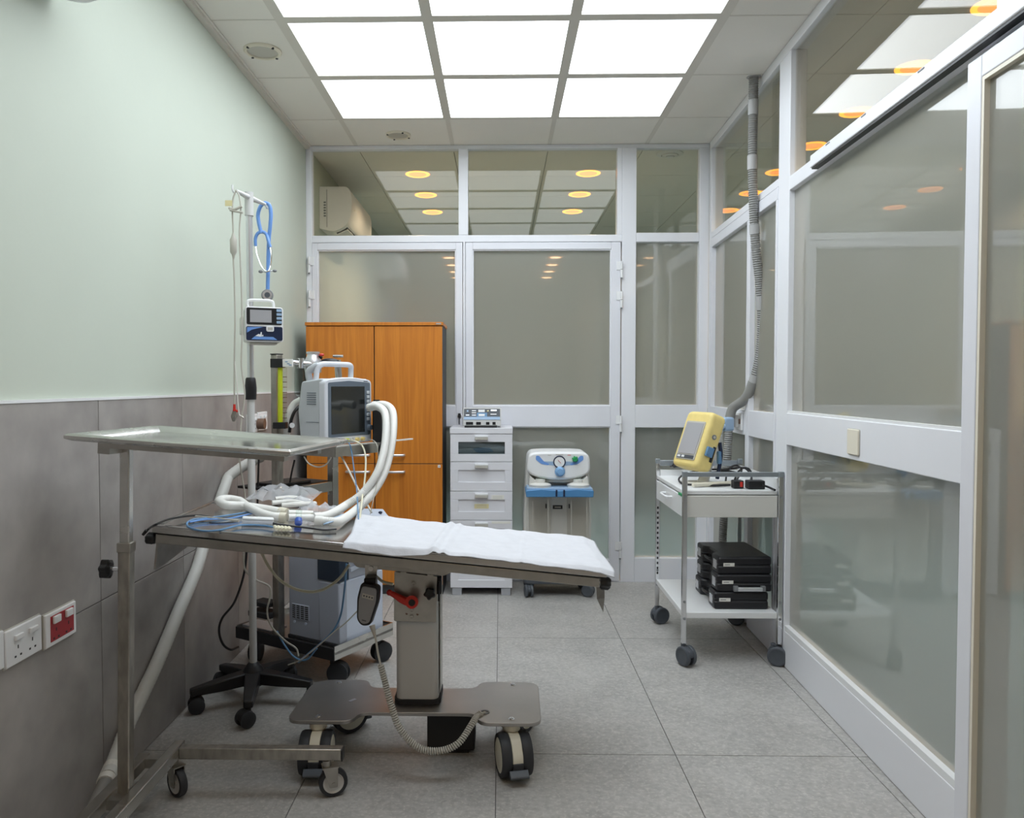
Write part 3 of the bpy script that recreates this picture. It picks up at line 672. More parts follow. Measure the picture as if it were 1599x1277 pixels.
# ------------------------------------------------------------------ overbed instrument stand
st = Th('instrument_stand', 'steel overbed instrument stand with a shallow tray on one telescopic post', 'instrument stand', (-1.0, 2.055, 0))
TRM = Matrix.Translation((-.762, 2.072, 1.097)) @ Matrix.Rotation(-.157, 4, 'Z') @ Matrix.Rotation(.054, 4, 'Y')
tr = MB(TRM); W2, D2 = .3015, .1975
tr.box(-W2 + .03, W2 - .03, -D2 + .03, D2 - .03, -.016, -.013)
ring = [(W2, D2, -.002), (W2 - .006, D2 - .006, .003), (W2 - .016, D2 - .016, .001), (W2 - .032, D2 - .032, -.0128), (W2 - .032, D2 - .032, -.017), (W2 - .014, D2 - .014, -.016), (W2, D2, -.010)]
n = len(ring); vs = []; fs = []
for sx, sy in ((-1, -1), (1, -1), (1, 1), (-1, 1)): vs += [(sx * a, sy * b, c) for a, b, c in ring]
for q in range(4):
    for k in range(n): fs.append((q * n + k, q * n + (k + 1) % n, ((q + 1) % 4) * n + (k + 1) % n, ((q + 1) % 4) * n + k))
st.w('tray_rim', MB(TRM).add(vs, fs), 'steel', bevel=.001); st.w('tray_panel', tr, 'steel_top', smooth=0)
zt = .153
st.w('tray_arm', MB(TRM).box(-.262, W2 - .05, -.12, -.095, -.036, -.016), 'steel_dark'); st.w('tray_arm', MB(TRM).box(-.262, W2 - .05, .095, .12, -.036, -.016), 'steel_dark')
st.w('tray_bracket', MB(TRM).box(-.262, -.228, -.12, .12, -.052, -.034), 'steel_dark')
LEAN = Matrix.Translation((-1.010, 2.053, .13)) @ Matrix.Rotation(.017, 4, 'Y')
st.w('inner_post', MB(LEAN).box(-.013, .013, -.013, .013, .66, .942), 'steel', bevel=.003); st.w('outer_post', MB(LEAN).box(-.016, .016, -.016, .016, -.03, .685), 'steel_worn', bevel=.003)
st.w('collar', MB(LEAN).box(-.018, .018, -.018, .018, .662, .688), 'steel_dark', bevel=.002)
knob(st.o, st.I @ Vector((-1.066, 2.053, .745)), st.I @ Vector((-1.040, 2.053, .745)), .024, 6); st.w('knob_shaft', MB().cyl((-1.042, 2.053, .745), (-1.015, 2.053, .745), .006, n=10), 'chrome')
st.w('base_rail', B(-.993, -.962, 1.30, 2.335, .116, zt), 'steel', bevel=.003)
st.w('base_rail', B(-1.070, -1.036, 1.30, 2.26, .116, zt - .004), 'steel_dark', bevel=.003)
st.w('cross_rail', B(-.962, -.474, 2.284, 2.316, .116, .150), 'steel_worn', bevel=.003); st.w('cross_rail', B(-.962, -.474, 1.30, 1.332, .116, .150), 'steel', bevel=.003)
for y_ in ((2.0, 2.10), (2.225, 2.255)): st.w('rail_link', B(-1.036, -.993, y_[0], y_[1], .118, .145), 'steel_dark')
st.w('rail_end_cap', B(-.474, -.470, 2.283, 2.317, .115, .148), 'black', smooth=0)
st.w('rail_end_cap', B(-.990, -.965, 2.335, 2.339, .119, .150), 'black', smooth=0)
for x, y, yw in ((-.520, 2.300, 1.9), (-.985, 2.305, .9), (-.52, 1.32, .4), (-.985, 1.33, 2.)): caster(st.o, st.I @ Vector((x, y, 0)), .043, .022, yw, 'fork', .018, .112)

# ------------------------------------------------------------------ things lying on the table
def on(px, py, h): return T(px, py, h)
ct_ = Th('corrugated_tube', 'short white breathing tube doubled back on itself on the steel table', 'tube', on(400, 800, 0))
ct_.w('tube_limb', MB().tube(spl([on(441, 800, .018), on(415, 795, .018), on(380, 790, .018), on(352, 788, .02), on(343, 781, .022), on(358, 779, .022), on(375, 782, .02)], 12), .0150, 12), 'hose_white', smooth=70)
ct_.w('tube_limb', MB().tube(spl([on(375, 782, .02), on(386, 790, .02), on(405, 800, .018), on(425, 806, .015), on(440, 807, .015)], 12), .0145, 12), 'hose_white', smooth=70)
ct_.w('cuff', MB().cyl(on(437, 799, .018), on(448, 801, .018), .017, n=14), 'cream_plastic'); ct_.w('cuff', MB().cyl(on(437, 807, .015), on(447, 808, .015), .0165, n=14), 'cream_plastic')
yp = Th('tube_connector', 'clear tube connector with a royal blue cap standing among the tubes', 'connector', on(466, 815, 0))
yp.w('cap', MB().cyl(on(466, 817, .004), on(466, 811, .014), .0125, n=16), 'royal_blue'); yp.w('sleeve', MB().cyl(on(466, 813, .014), on(467, 797, .045), .0105, n=16), 'jar_glass')
yp.w('side_arm', MB().cyl(on(450, 808, .016), on(490, 808, .016), .012, n=14), 'hose_white'); yp.w('upper_arm', MB().cyl(on(450, 801, .024), on(488, 802, .022), .011, n=14), 'hose_white')
yp.w('joint', MB().cyl(on(488, 808, .016), on(500, 806, .016), .015, n=14), 'cream_plastic')
rnd = random.Random(3)
def bag(c, w, d, h, rot, name, label, seed, lift=0.):
    r = random.Random(seed); ph = [r.uniform(0, 6) for _ in range(8)]
    def f(u, v):
        x = (u - .5) * w; y = (v - .5) * d; e = (1 - abs(2 * u - 1) ** 4) * (1 - abs(2 * v - 1) ** 4)
        cr = .5 * (1 - abs(math.sin(4 * u + 5 * v + ph[0]))) ** 2 + .45 * (1 - abs(math.sin(-6 * u + 4 * v + ph[1]))) ** 2 + .3 * (1 - abs(math.sin(9 * u + 2 * v + ph[2]))) ** 3
        return (x * math.cos(rot) - y * math.sin(rot) + c[0], x * math.sin(rot) + y * math.cos(rot) + c[1], c[2] + .004 + h * e * (.45 + .75 * cr) + lift * (u * .3 + v) + .008 * abs(math.sin(14 * u + ph[3])))
    def g(u, v): p = f(u, v); x, y = p[0], p[1]; return (x, y, max(c[2] + .001 + TS * (x - c[0]), c[2] + (p[2] - c[2]) * .18 + TS * (x - c[0])))
    mb = MB().grid(lambda u, v: (lambda p: (p[0], p[1], p[2] + TS * (p[0] - c[0])))(f(u, v)), 34, 22)
    o = obj(name, mb, 'clear_plastic', smooth=25); tag(o, label, 'plastic bag'); return o
b1 = on(447, 783, .0); bag((b1.x, b1.y - .01, ztop(b1.x)), .25, .16, .030, -.12, 'plastic_bag', 'clear plastic bag standing crumpled behind the white tubes on the table', 5, .03)
pk = Th('packed_tubes', 'white tubing packed inside the crumpled clear bag on the table', 'tubing', (b1.x, b1.y, ztop(b1.x)))
for k, (a, b_) in enumerate((((425, 785), (490, 790)), ((430, 779), (486, 783)), ((440, 789), (492, 786)))): pk.w('packed_tube', MB().tube(spl([on(*a, .014 + .008 * k), on((a[0] + b_[0]) / 2, a[1] - 2, .02 + .008 * k), on(*b_, .014 + .006 * k)], 8), .0085, 8), 'hose_white')
b2 = on(500, 802, .0); bag((b2.x, b2.y, ztop(b2.x)), .17, .09, .030, .15, 'plastic_bag', 'flattened clear plastic wrapper under the ends of the breathing tubes', 11)
fl_ = Th('blue_mask_tab', 'pale blue plastic flap beside the breathing tube ends', 'plastic flap', on(530, 806, 0))
fl_.w('flap', MB().grid(lambda u, v: tuple(on(505 + 40 * u, 813 - 14 * u + 6 * v, .012 + .012 * math.sin(3 * u))), 8, 4), 'pale_blue', solid=.002)
ad_ = Th('cable_adapter', 'small grey cable box lying on the table front left', 'cable box', on(400, 815, 0))
q0, q1 = on(374, 817, 0), on(427, 819, 0); dirx = (q1 - q0).normalized(); am = math.atan2(dirx.y, dirx.x)
AM = Matrix.Translation((q0 + q1) / 2 + Vector((0, .012, 0))) @ Matrix.Rotation(am, 4, 'Z') @ Matrix.Rotation(ang, 4, 'Y')
ad_.w('lower_shell', MB(AM).box(-.050, .050, -.017, .017, 0, .011), 'grey_plastic', bevel=.003); ad_.w('upper_shell', MB(AM).box(-.050, .050, -.017, .017, .0112, .020), 'white_plastic', bevel=.004)
ad_.w('strain_relief', MB().tube(spl([on(373, 813, .010), on(365, 812, .010), on(358, 811, .010)], 4), [.0055, .0052, .005, .005, .0045, .0042, .004, .0035, .003], 8), 'cable_grey'); ad_.w('strain_relief', MB().cyl(on(426, 817, .010), on(434, 818, .009), .005, .003, n=8), 'black')
ad_.w('black_lead', MB().tube(spl([on(432, 818, .009), on(455, 821, .006), on(480, 824, .004), on(505, 827, .003), on(525, 826, .003)], 8), [.0032] * 33, 7), 'black')
ad_.w('grey_lead', MB().tube(spl([on(360, 811, .009), on(330, 808, .006), on(300, 805, .006), on(285, 806, .006)], 8), .0022, 7), 'cable_grey')
bk = Th('black_cable', 'thin black cable drooping over the left end of the steel table', 'cable', on(300, 812, 0))
bk.w('cable', MB().tube(spl([on(374, 806, .004), on(340, 809, .004), on(313, 805, .006), on(290, 806, .008), on(262, 811, .012), on(243, 819, .012), A(233, 825, 2.42), A(228, 830, 2.42)], 10), .0035, 8), 'black'); bk.w('plug', MB().cyl(A(229, 828, 2.42), A(223, 835, 2.42), .0058, .0045, n=10), 'black')
bc = Th('blue_cable', 'looped blue cable lying on the steel table beside the grey cable box', 'cable', on(320, 822, 0))
bc.w('cable', MB().tube(spl([on(392, 799, .003), on(372, 802, .003), on(345, 806, .003), on(320, 809, .003), on(302, 811, .003), on(292, 817, .003), on(297, 824, .003), on(318, 829, .003), on(345, 827, .003), on(375, 820, .003), on(405, 820, .003), on(428, 823, .003)], 10), .0032, 7), 'cable_blue')
bc.w('second_strand', MB().tube(spl([on(296, 815, .004), on(320, 811, .004), on(352, 810, .004), on(375, 806, .006), on(400, 800, .004)], 10), .0028, 7), 'stetho_blue')
cl = Th('cable_clip', 'small pale ribbed cable clip near the front edge of the table', 'clip', on(442, 824, 0))
for k in range(5): cl.w('rib', MB().cyl(on(429 + 5.5 * k, 822 + .4 * k, .006), on(432 + 5.5 * k, 826 + .4 * k, .006), .0055, n=8), 'ivory')
cl.w('clip_body', MB().cyl(on(428, 823, .005), on(455, 826, .005), .0045, n=8), 'cream_plastic')

# ------------------------------------------------------------------ anaesthesia trolley, turned against the room
CA = (-.673, 3.127, 0); RA = math.radians(60)
an = Th('anaesthesia_trolley', 'stainless steel anaesthesia trolley turned at an angle behind the operating table', 'trolley', CA, RA)
PX1, PY1 = .385, .575
an.l('platform', B(0, PX1, 0, PY1, .135, .150), 'steel_plate', bevel=.002)
an.l('platform_rim', B(0, PX1, 0, .006, .115, .172).box(0, PX1, PY1 - .006, PY1, .115, .172).box(PX1 - .006, PX1, .006, PY1 - .006, .115, .172), 'steel'); an.l('platform_rim', B(-.006, 0, 0, PY1, .115, .165), 'black_matt')
for x, y, yw in ((.05, .05, .4), (.335, .05, 1.2), (.05, .52, 2.), (.335, .52, .2)): caster(an.o, (x, y, 0), .045, .026, yw, 'black', .02, .135)
an.l('post', B(0.0, .036, .315, .351, .15, 1.365), 'steel_worn', bevel=.003); an.l('post_cap', B(-.001, .037, .314, .352, 1.365, 1.369), 'black_matt')
an.l('post', B(.345, .383, .315, .351, .15, 1.0), 'steel', bevel=.003)
an.l('shelf', B(0, PX1, -.01, .351, .972, .986), 'steel_top'); an.l('shelf_edge', B(-.002, PX1, -.014, -.01, .946, .990).box(-.004, 0, -.01, .351, .946, .988), 'steel_dark')
an.l('shelf_edge', B(.0, PX1 + .13, -.018, -.006, .986, .992), 'off_white', label='pale strip lying along the shelf edge')
an.l('lower_rail', B(.036, .345, .318, .345, .745, .790), 'steel', bevel=.002); an.l('lower_shelf', B(.0, .36, .345, .56, .782, .792), 'black_matt')
an.l('lower_device', B(.05, .25, .36, .50, .792, .806), 'black', bevel=.004)
an.l('mid_clamp', B(-.02, .05, .36, .46, .28, .30).box(-.03, .045, .35, .47, .235, .26), 'black_matt', bevel=.004); an.l('foot_tray', B(.01, .10, .37, .55, .165, .175), 'aluminium')
# flowmeter on the tall post
fm = Matrix.Translation((.02, .27, 0)); FY = 3.24
an.w('flow_block', MB().box(*sum(([A(424, 565, FY)[0], A(443, 565, FY)[0]], [FY - .02, FY + .03], [A(430, 574, FY)[2], A(430, 560, FY)[2]]), [])), 'black', bevel=.002)
an.w('flow_block', MB().box(*sum(([A(428, 670, FY)[0], A(447, 670, FY)[0]], [FY - .02, FY + .03], [A(430, 669, FY)[2], A(430, 659, FY)[2]]), [])), 'black', bevel=.002)
an.w('flow_back', MB().box(*sum(([A(425, 600, FY + .03)[0], A(433, 600, FY + .03)[0]], [FY + .02, FY + .03], [A(430, 664, FY)[2], A(430, 566, FY)[2]]), [])), 'steel_dark')
an.w('yellow_tube', MB().cyl(A(437.5, 574, FY), A(437.5, 660, FY), .0105, n=14), 'yellow_tube'); an.w('flow_tube', MB().cyl(A(445, 574, FY + .01), A(445, 660, FY + .01), .008, n=12), 'flow_tube')
for k in range(9): an.w('scale_mark', MB().cyl(A(445, 588 + 8 * k, FY + .01), A(445, 589 + 8 * k, FY + .01), .0086, n=12), 'brown')
an.w('flow_label', MB().box(*sum(([A(443, 565, FY)[0], A(458, 565, FY)[0]], [FY - .018, FY + .0], [A(430, 573, FY)[2], A(430, 561, FY)[2]]), [])), 'paper', bevel=.001)
for k, (x_, y_) in enumerate(((447, 565), (450, 568), (453, 570))): an.w('label_mark', MB().box(*sum(([A(x_ - 2, 565, FY - .02)[0], A(x_ + 2, 565, FY - .02)[0]], [FY - .0192, FY - .0178], [A(430, y_ + .6, FY)[2], A(430, y_ - .6, FY)[2]]), [])), 'cable_blue', smooth=0)
an.w('manifold', MB().cyl(A(458, 566, 3.26), A(505, 570, 3.30), .011, n=12).cyl(A(470, 559, 3.27), A(470, 575, 3.27), .014, n=12), 'chrome')
an.w('flow_valve', MB().cyl(A(456, 664, FY - .02), A(456, 664, FY + .03), .011, n=14), 'white_plastic')
an.w('vapour_jar', MB().lathe([(.020, 0), (.034, .004), (.036, .02), (.036, .055), (.026, .072), (.024, .082), (.028, .083), (.028, .092), (.001, .092)], 24, A(489, 583, 3.31)), 'aluminium')
an.w('long_jar', MB().lathe([(.010, 0), (.019, .008), (.020, .02), (.020, .10), (.016, .118), (.012, .122), (.001, .122)], 18, A(467, 619, 3.29)), 'jar_glass')
an.w('valve_block', MB().cyl(A(527, 562, 3.36), A(529, 590, 3.36), .015, n=14).cyl(A(520, 556, 3.36), A(536, 556, 3.36), .006, n=8), 'steel')
an.w('mask_strap', MB().ell(A(515, 564, 3.32), .040, .030, .013, 14, 8).ell(A(498, 558, 3.32), .016, .02, .011, 12, 8), 'black'); an.w('strap_tag', MB().ell(A(502, 554, 3.30), .012, .010, .006), 'red')
an.w('absorber', MB().box(*sum(([A(583, 650, 3.36)[0], A(598, 650, 3.36)[0]], [3.33, 3.42], [A(590, 690, 3.36)[2], A(590, 638, 3.36)[2]]), [])), 'black', bevel=.006)
an.w('absorber_cap', MB().cyl(A(588, 631, 3.34), A(588, 624, 3.34), .014, n=14), 'black')
an.w('reservoir_bag', MB().lathe([(.004, 0), (.020, .012), (.028, .035), (.024, .07), (.010, .10)], 16, A(600, 723, 3.30)), 'black')
an.w('scavenge_tube', MB().tube(spl([A(470, 624, 3.33), A(458, 632, 3.32), A(450, 650, 3.30), A(448, 672, 3.30), A(447, 684, 3.31)], 8), .0145, 12), 'hose_white'); an.w('gas_tube', MB().tube(spl([A(474, 632, 3.29), A(462, 640, 3.27), A(455, 655, 3.26), A(452, 675, 3.26)], 8), .007, 8), 'black')

# ------------------------------------------------------------------ patient monitor on the trolley
MO = A(506, 691, 3.125); pm = Th('patient_monitor', 'grey patient monitor with dark screen and carry handle on the trolley shelf', 'monitor', (MO.x, MO.y, .992), RA)
MW, MH, MD = .292, .276, .135
pm.l('housing', MB(YZ).prism(fillet([(.012, 0), (MD, .012), (MD + .012, MH * .5), (MD - .008, MH - .018), (.012, MH - .004)], .012, 4), .004, MW - .004), 'monitor_side', bevel=.006)
fr_ = fillet([(0, 0), (MW, 0), (MW, MH - .012), (MW * .5, MH + .004), (0, MH - .012)], [.016, .016, .02, .2, .02], 5)
pm.l('front_frame', MB(Matrix.Translation((0, .028, 0)) @ XZ).prism(fr_, 0, .034), 'grey_plastic', bevel=.004)
bz = fillet([(.018, .030), (MW - .010, .030), (MW - .010, MH - .022), (MW * .5, MH - .014), (.018, MH - .022)], .008, 4)
pm.l('bezel', MB(Matrix.Translation((0, -.003, 0)) @ XZ).prism(bz, 0, .004), 'bezel', bevel=.001)
pm.l('screen', B(.036, MW - .048, -.0082, -.006, .044, MH - .038), 'screen', smooth=0)
for k in range(7): pm.l('button', B(MW - .034, MW - .018, -.0105, -.006, .092 + .019 * k, .105 + .019 * k), 'monitor_side', bevel=.001)
pm.l('dial', MB().cyl((MW - .022, -.006, .062), (MW - .022, -.024, .062), .013, .011, n=18), 'bezel')
pm.l('brand_mark', B(MW - .052, MW - .026, -.0068, -.0058, MH - .018, MH - .014), 'bezel', smooth=0)
for k in range(6): pm.l('vent_slot', B(.0026, .005, .045, .095, .165 + .009 * k, .168 + .009 * k), 'bezel', smooth=0)
pm.l('seam', B(.0028, .005, .02, .10, .092, .0935), 'bezel', smooth=0)
pm.l('handle', MB().tube(spl([(.035, .075, MH - .012), (.038, .07, MH + .030), (.052, .062, MH + .052), (.10, .060, MH + .055), (.18, .060, MH + .055), (.232, .062, MH + .052), (.246, .07, MH + .030), (.249, .075, MH - .012)], 8), .0115, 12), 'grey_plastic')
pm.l('handle_post', MB().tube(spl([(.035, .11, MH - .012), (.03, .11, MH + .02), (.035, .09, MH + .04), (.045, .07, MH + .05)], 6), .014, 12), 'monitor_side')
pm.l('connector_strip', B(.03, MW - .01, -.004, .003, .004, .026), 'off_white', bevel=.001)
for x_, m_ in ((.05, 'caster_grey'), (.072, 'white_plastic'), (.098, 'white_plastic'), (.125, 'yellow_tube'), (.152, 'beige_grey'), (.19, 'yellow_case'), (.225, 'yellow_case')):
    pm.l('connector', MB().cyl((x_, -.004, .015), (x_, -.020, .015), .008, n=12), m_)
def cable(name, label, pts, r, mat, plug=None, cat='cable'):
    o = obj(name, MB().tube(spl(pts, 10), r, 7), mat); tag(o, label, cat); return o
PL = lambda x: pm.M @ Vector((x, -.020, .015))
cable('monitor_lead', 'thin blue lead dropping from the monitor connector strip', [PL(.095), A(545, 692, 3.03), A(549, 705, 3.02), A(553, 735, 2.98), A(557, 765, 2.94), T(560, 812, .004)], .0024, 'cable_blue')
cable('monitor_lead', 'cream yellow lead arching from the monitor connector strip to the table', [PL(.125), A(555, 689, 3.03), A(566, 697, 3.02), A(571, 715, 3.0), A(570, 745, 2.95), A(566, 775, 2.9), T(562, 810, .004)], .0036, 'ivory')
cable('monitor_lead', 'fine white lead hanging from the right of the monitor before the hoses', [PL(.225), A(586, 690, 3.02), A(591, 715, 3.0), A(590, 745, 2.95), A(583, 780, 2.9), T(578, 803, .004)], .0016, 'cable_grey')
cable('tubing_line', 'white line slanting from under the trolley shelf behind the breathing tubes', [A(533, 712, 3.2), A(545, 735, 3.15), A(560, 765, 3.1), A(572, 785, 3.05), A(580, 800, 3.0)], .004, 'cable_white')
cable('tubing_line', 'thin white line sagging below the trolley shelf edge', [A(475, 713, 3.22), A(483, 724, 3.2), A(497, 729, 3.2), A(509, 725, 3.2), A(517, 714, 3.2)], .003, 'cable_white')

# breathing tubes
def btube(label, pts):
    t = Th('breathing_tube', label, 'breathing tube', pts[-1], 0, 'breathing tubes'); p = even(spl(pts, 14), .0036)
    t.w('corrugated_tube', MB().tube(p, [.0160 if i % 2 else .0136 for i in range(len(p))], 12), 'hose_white', smooth=70)
    t.w('cuff', MB().cyl(p[0], p[4], .0175, n=14), 'hose_white'); t.w('cuff', MB().cyl(p[-1], p[-8], .0168, n=14), 'hose_white')
btube('front white corrugated breathing tube arching from the trolley down to the table', [A(577, 636, 3.24), A(590, 635, 3.18), A(601, 645, 3.12), A(603, 672, 3.06), A(599, 706, 3.0), A(588, 740, 2.95), A(566, 770, 2.92), A(540, 789, 2.88), T(516, 803, .018), T(500, 807, .017), T(488, 808, .017)])
btube('rear white corrugated breathing tube on the outside of the bend, nearer the cabinet', [A(583, 633, 3.30), A(601, 632, 3.26), A(613, 643, 3.2), A(614, 675, 3.12), A(608, 712, 3.05), A(597, 745, 2.98), A(577, 776, 2.92), A(556, 796, 2.86), T(532, 813, .018), T(512, 814, .017), T(492, 812, .017)])

# ------------------------------------------------------------------ oxygen concentrator on the platform
oc = Th('oxygen_concentrator', 'grey oxygen concentrator with dark blue window standing on the trolley platform', 'oxygen concentrator', an.M @ Vector((.05, .02, .150)), RA)
OW, OD, OH = .285, .285, .52
oc.l('body', MB(XZ).prism(fillet([(0, .0), (OW, .0), (OW, .345), (OW - .09, .43), (OW - .09, OH), (0, OH)], [.01, .01, .02, .03, .03, .01], 4), -OD, -.012), 'machine', bevel=.006)
oc.l('front_cover', MB(XZ).prism(fillet([(.006, .012), (OW, .012), (OW, .27), (.006, .27)], .008, 3), -.014, .002), 'machine_light', bevel=.003)
oc.l('corner_panel', B(-.003, .05, -.003, .11, .012, .268), 'machine', bevel=.006)
oc.l('window', B(-.005, .058, -.006, .115, .272, .50), 'machine_window', bevel=.004); oc.l('window_band', MB(XZ).prism([(.055, .272), (OW - .01, .272), (OW - .02, .33), (OW - .10, .42), (.055, .43)], -.013, -.003), 'machine')
oc.l('sloped_panel', MB(XZ).prism([(.07, .30), (OW, .335), (OW, .348), (.07, .318)], -.25, .006), 'machine_light', bevel=.003)
oc.l('base', B(-.008, OW + .004, -.006, OD, .0, .014), 'black_matt', bevel=.003)
gm = oc.l('grille', B(-.004, .002, .165, .265, .085, .150), 'machine', bevel=.002)
for r_ in range(7):
    for c_ in range(4): oc.l('grille_slot', B(-.0046, -.003, .169 + .0245 * c_, .186 + .0245 * c_, .090 + .0085 * r_, .0945 + .0085 * r_), 'black', gm, smooth=0)
for y_ in (.185, .250): oc.l('clip_tab', MB().cyl((-.004, y_, .072), (.002, y_, .072), .006, n=10), 'machine_light')
lg = oc.l('emblem', MB().cyl((.19, -.0022, .185), (.19, -.0034, .185), .026, n=28), 'sky_blue', label='round blue emblem with a white swirl')
oc.l('emblem_swirl', MB(Matrix.Translation((.19, -.0034, .185)) @ XZ).prism([(.014 * math.cos(a * .3) * (1 - a * .03), .014 * math.sin(a * .3) * (1 - a * .03)) for a in range(12)] + [(.007 * math.cos(a * .3), .007 * math.sin(a * .3)) for a in range(11, -1, -1)], 0, .0008), 'white_plastic', lg)
tp = MB().add([tuple(p) for p in (A(545, 806, 3.19), A(568, 793, 3.30), A(598, 794, 3.40), A(612, 812, 3.34), A(600, 830, 3.26), A(548, 828, 3.18))] + [tuple(p - Vector((0, 0, .05))) for p in (A(545, 806, 3.19), A(568, 793, 3.30), A(598, 794, 3.40), A(612, 812, 3.34), A(600, 830, 3.26), A(548, 828, 3.18))],
    [(0, 1, 2, 3, 4, 5), (11, 10, 9, 8, 7, 6)] + [(i, (i + 1) % 6, 6 + (i + 1) % 6, 6 + i) for i in range(6)])
oc.w('control_top', tp, 'machine_light', bevel=.004)
oc.w('control_knob', MB().ell(A(594, 800, 3.34), .009, .009, .006), 'navy')

# ------------------------------------------------------------------ drip stand
IX, IY = -.965, 3.0
iv = Th('drip_stand', 'grey drip stand on a black five-star base with a T hook bar', 'drip stand', (IX, IY, 0))
iv.l('upper_pole', MB().cyl((0, 0, 1.1), (0, 0, 1.93), .0125, n=18), 'aluminium'); iv.l('lower_pole', MB().cyl((0, 0, .10), (0, 0, 1.20), .0145, n=18), 'column_grey')
iv.l('clamp', MB().lathe([(.012, -.085), (.021, -.085), (.0225, -.04), (.019, -.005), (.016, 0), (.001, 0)], 20, (0, 0, 1.265)), 'black')
iv.l('collar', MB().lathe([(.013, -.028), (.019, -.026), (.022, 0), (.014, 0)], 18, (0, 0, 1.015)), 'caster_grey')
iv.l('hub', MB().lathe([(.001, .07), (.045, .07), (.05, .09), (.04, .125), (.022, .15), (.016, .155), (.001, .155)], 20), 'black')
for k in range(5):
    a = math.radians(-77 + 72 * k); d = Vector((math.cos(a), math.sin(a), 0)); nrm = Vector((-d.y, d.x, 0))
    arm = MB(); r0, r1 = .03, .235; vs = []
    for rr, w_, z0, z1 in ((.02, .030, .075, .125), (.12, .024, .068, .112), (.235, .017, .066, .092)):
        for s_, z_ in ((-1, z0), (1, z0), (1, z1), (-1, z1)): vs.append(d * rr + nrm * w_ * s_ + Vector((0, 0, z_)))
    arm.add(vs, [(0, 1, 2, 3), (11, 10, 9, 8)] + [(q * 4 + i, q * 4 + (i + 1) % 4, q * 4 + 4 + (i + 1) % 4, q * 4 + 4 + i) for q in range(2) for i in range(4)])
    iv.l('base_arm', arm, 'black', bevel=.005); caster(iv.o, d * .225, .030, .030, a + .6 + k, 'black', .012, .07)
TT = Vector((0, 0, 1.955)); e0 = iv.I @ A(369, 298, 2.89); e1 = iv.I @ A(414, 319, 3.10)
iv.l('tee_socket', MB().cyl((0, 0, 1.885), (0, 0, 1.975), .0165, n=16), 'column_grey')
for e in (e0, e1):
    iv.l('hook_bar', MB().tube([TT, TT.lerp(e, .5), e], [.012, .009, .006], 10), 'column_grey')
    iv.l('hook', MB().tube(spl([e, e + (e - TT) * .12 + Vector((0, 0, -.012)), e + (e - TT) * .28 + Vector((0, 0, -.004)), e + (e - TT) * .30 + Vector((0, 0, .014))], 6), .0035, 8), 'white_plastic')

# infusion pump clamped to the pole
pu = Th('infusion_pump', 'white infusion pump with small screen and blue flap clamped to the drip stand', 'infusion pump', (IX + .065, IY - .055, 1.396), math.radians(25))
hw = .066
pu.l('body', B(-hw, hw, -.035, .045, 0, .128), 'off_white', bevel=.008)
pu.l('front_shell', MB(Matrix.Translation((0, -.035, 0)) @ XZ).prism(rrect(2 * hw + .006, .130, .010, 4, 0, .066), 0, .012), 'white_plastic', bevel=.003)
pu.l('screen_panel', MB(Matrix.Translation((0, -.047, 0)) @ XZ).prism(rrect(2 * hw - .004, .062, .005, 3, 0, .096), 0, .002), 'black', bevel=.0005)
pu.l('screen', B(-hw + .014, hw - .040, -.0502, -.0485, .073, .119), 'lcd', smooth=0)
for k in range(4): pu.l('button', B(hw - .022, hw - .003, -.0515, -.0485, .070 + .0145 * k, .080 + .0145 * k), 'pale_blue', bevel=.002)
pu.l('flap', MB(Matrix.Translation((0, -.047, 0)) @ XZ).prism(rrect(2 * hw, .052, .006, 3, 0, .032), 0, .003), 'navy', bevel=.0008)
pu.l('flap_arc', MB(Matrix.Translation((0, -.0502, 0)) @ XZ).prism([(-hw + .003, .054), (-hw + .003, .034), (-hw + .02, .045), (-.02, .052), (-.005, .055), (-.02, .056)], 0, .0006), 'stetho_blue')
pu.l('flap_band', MB(Matrix.Translation((0, -.0502, 0)) @ XZ).prism([(-hw + .018, .010), (-hw + .030, .020), (hw - .035, .020), (hw - .020, .009)], 0, .0006), 'stetho_blue')
pu.l('flap_logo', MB(Matrix.Translation((0, -.0502, 0)) @ XZ).prism([(-.034, .022), (-.022, .030), (-.016, .028), (-.014, .037), (-.010, .037), (-.010, .024), (-.006, .028), (-.004, .022), (-.016, .020)], 0, .0010), 'white_plastic')
pu.l('latch', MB(Matrix.Translation((0, -.0495, 0)) @ XZ).prism(rrect(.028, .022, .006, 3, .020, .050), 0, .004), 'white_plastic', bevel=.001); pu.l('latch_grip', B(.011, .029, -.0550, -.0530, .046, .055), 'beige_grey', smooth=0)
pu.l('handle', MB().tube(spl([(-.052, 0, .122), (-.055, 0, .148), (-.046, 0, .158), (0, 0, .160), (.030, 0, .159), (.040, 0, .150), (.042, 0, .122)], 8), .0055, 10), 'white_plastic')
pu.l('pole_clamp', B(-.075, -.03, .035, .085, .03, .10), 'off_white', bevel=.006); pu.l('foot_strip', B(-.05, .05, -.03, .03, -.008, .0), 'beige_grey', bevel=.003)

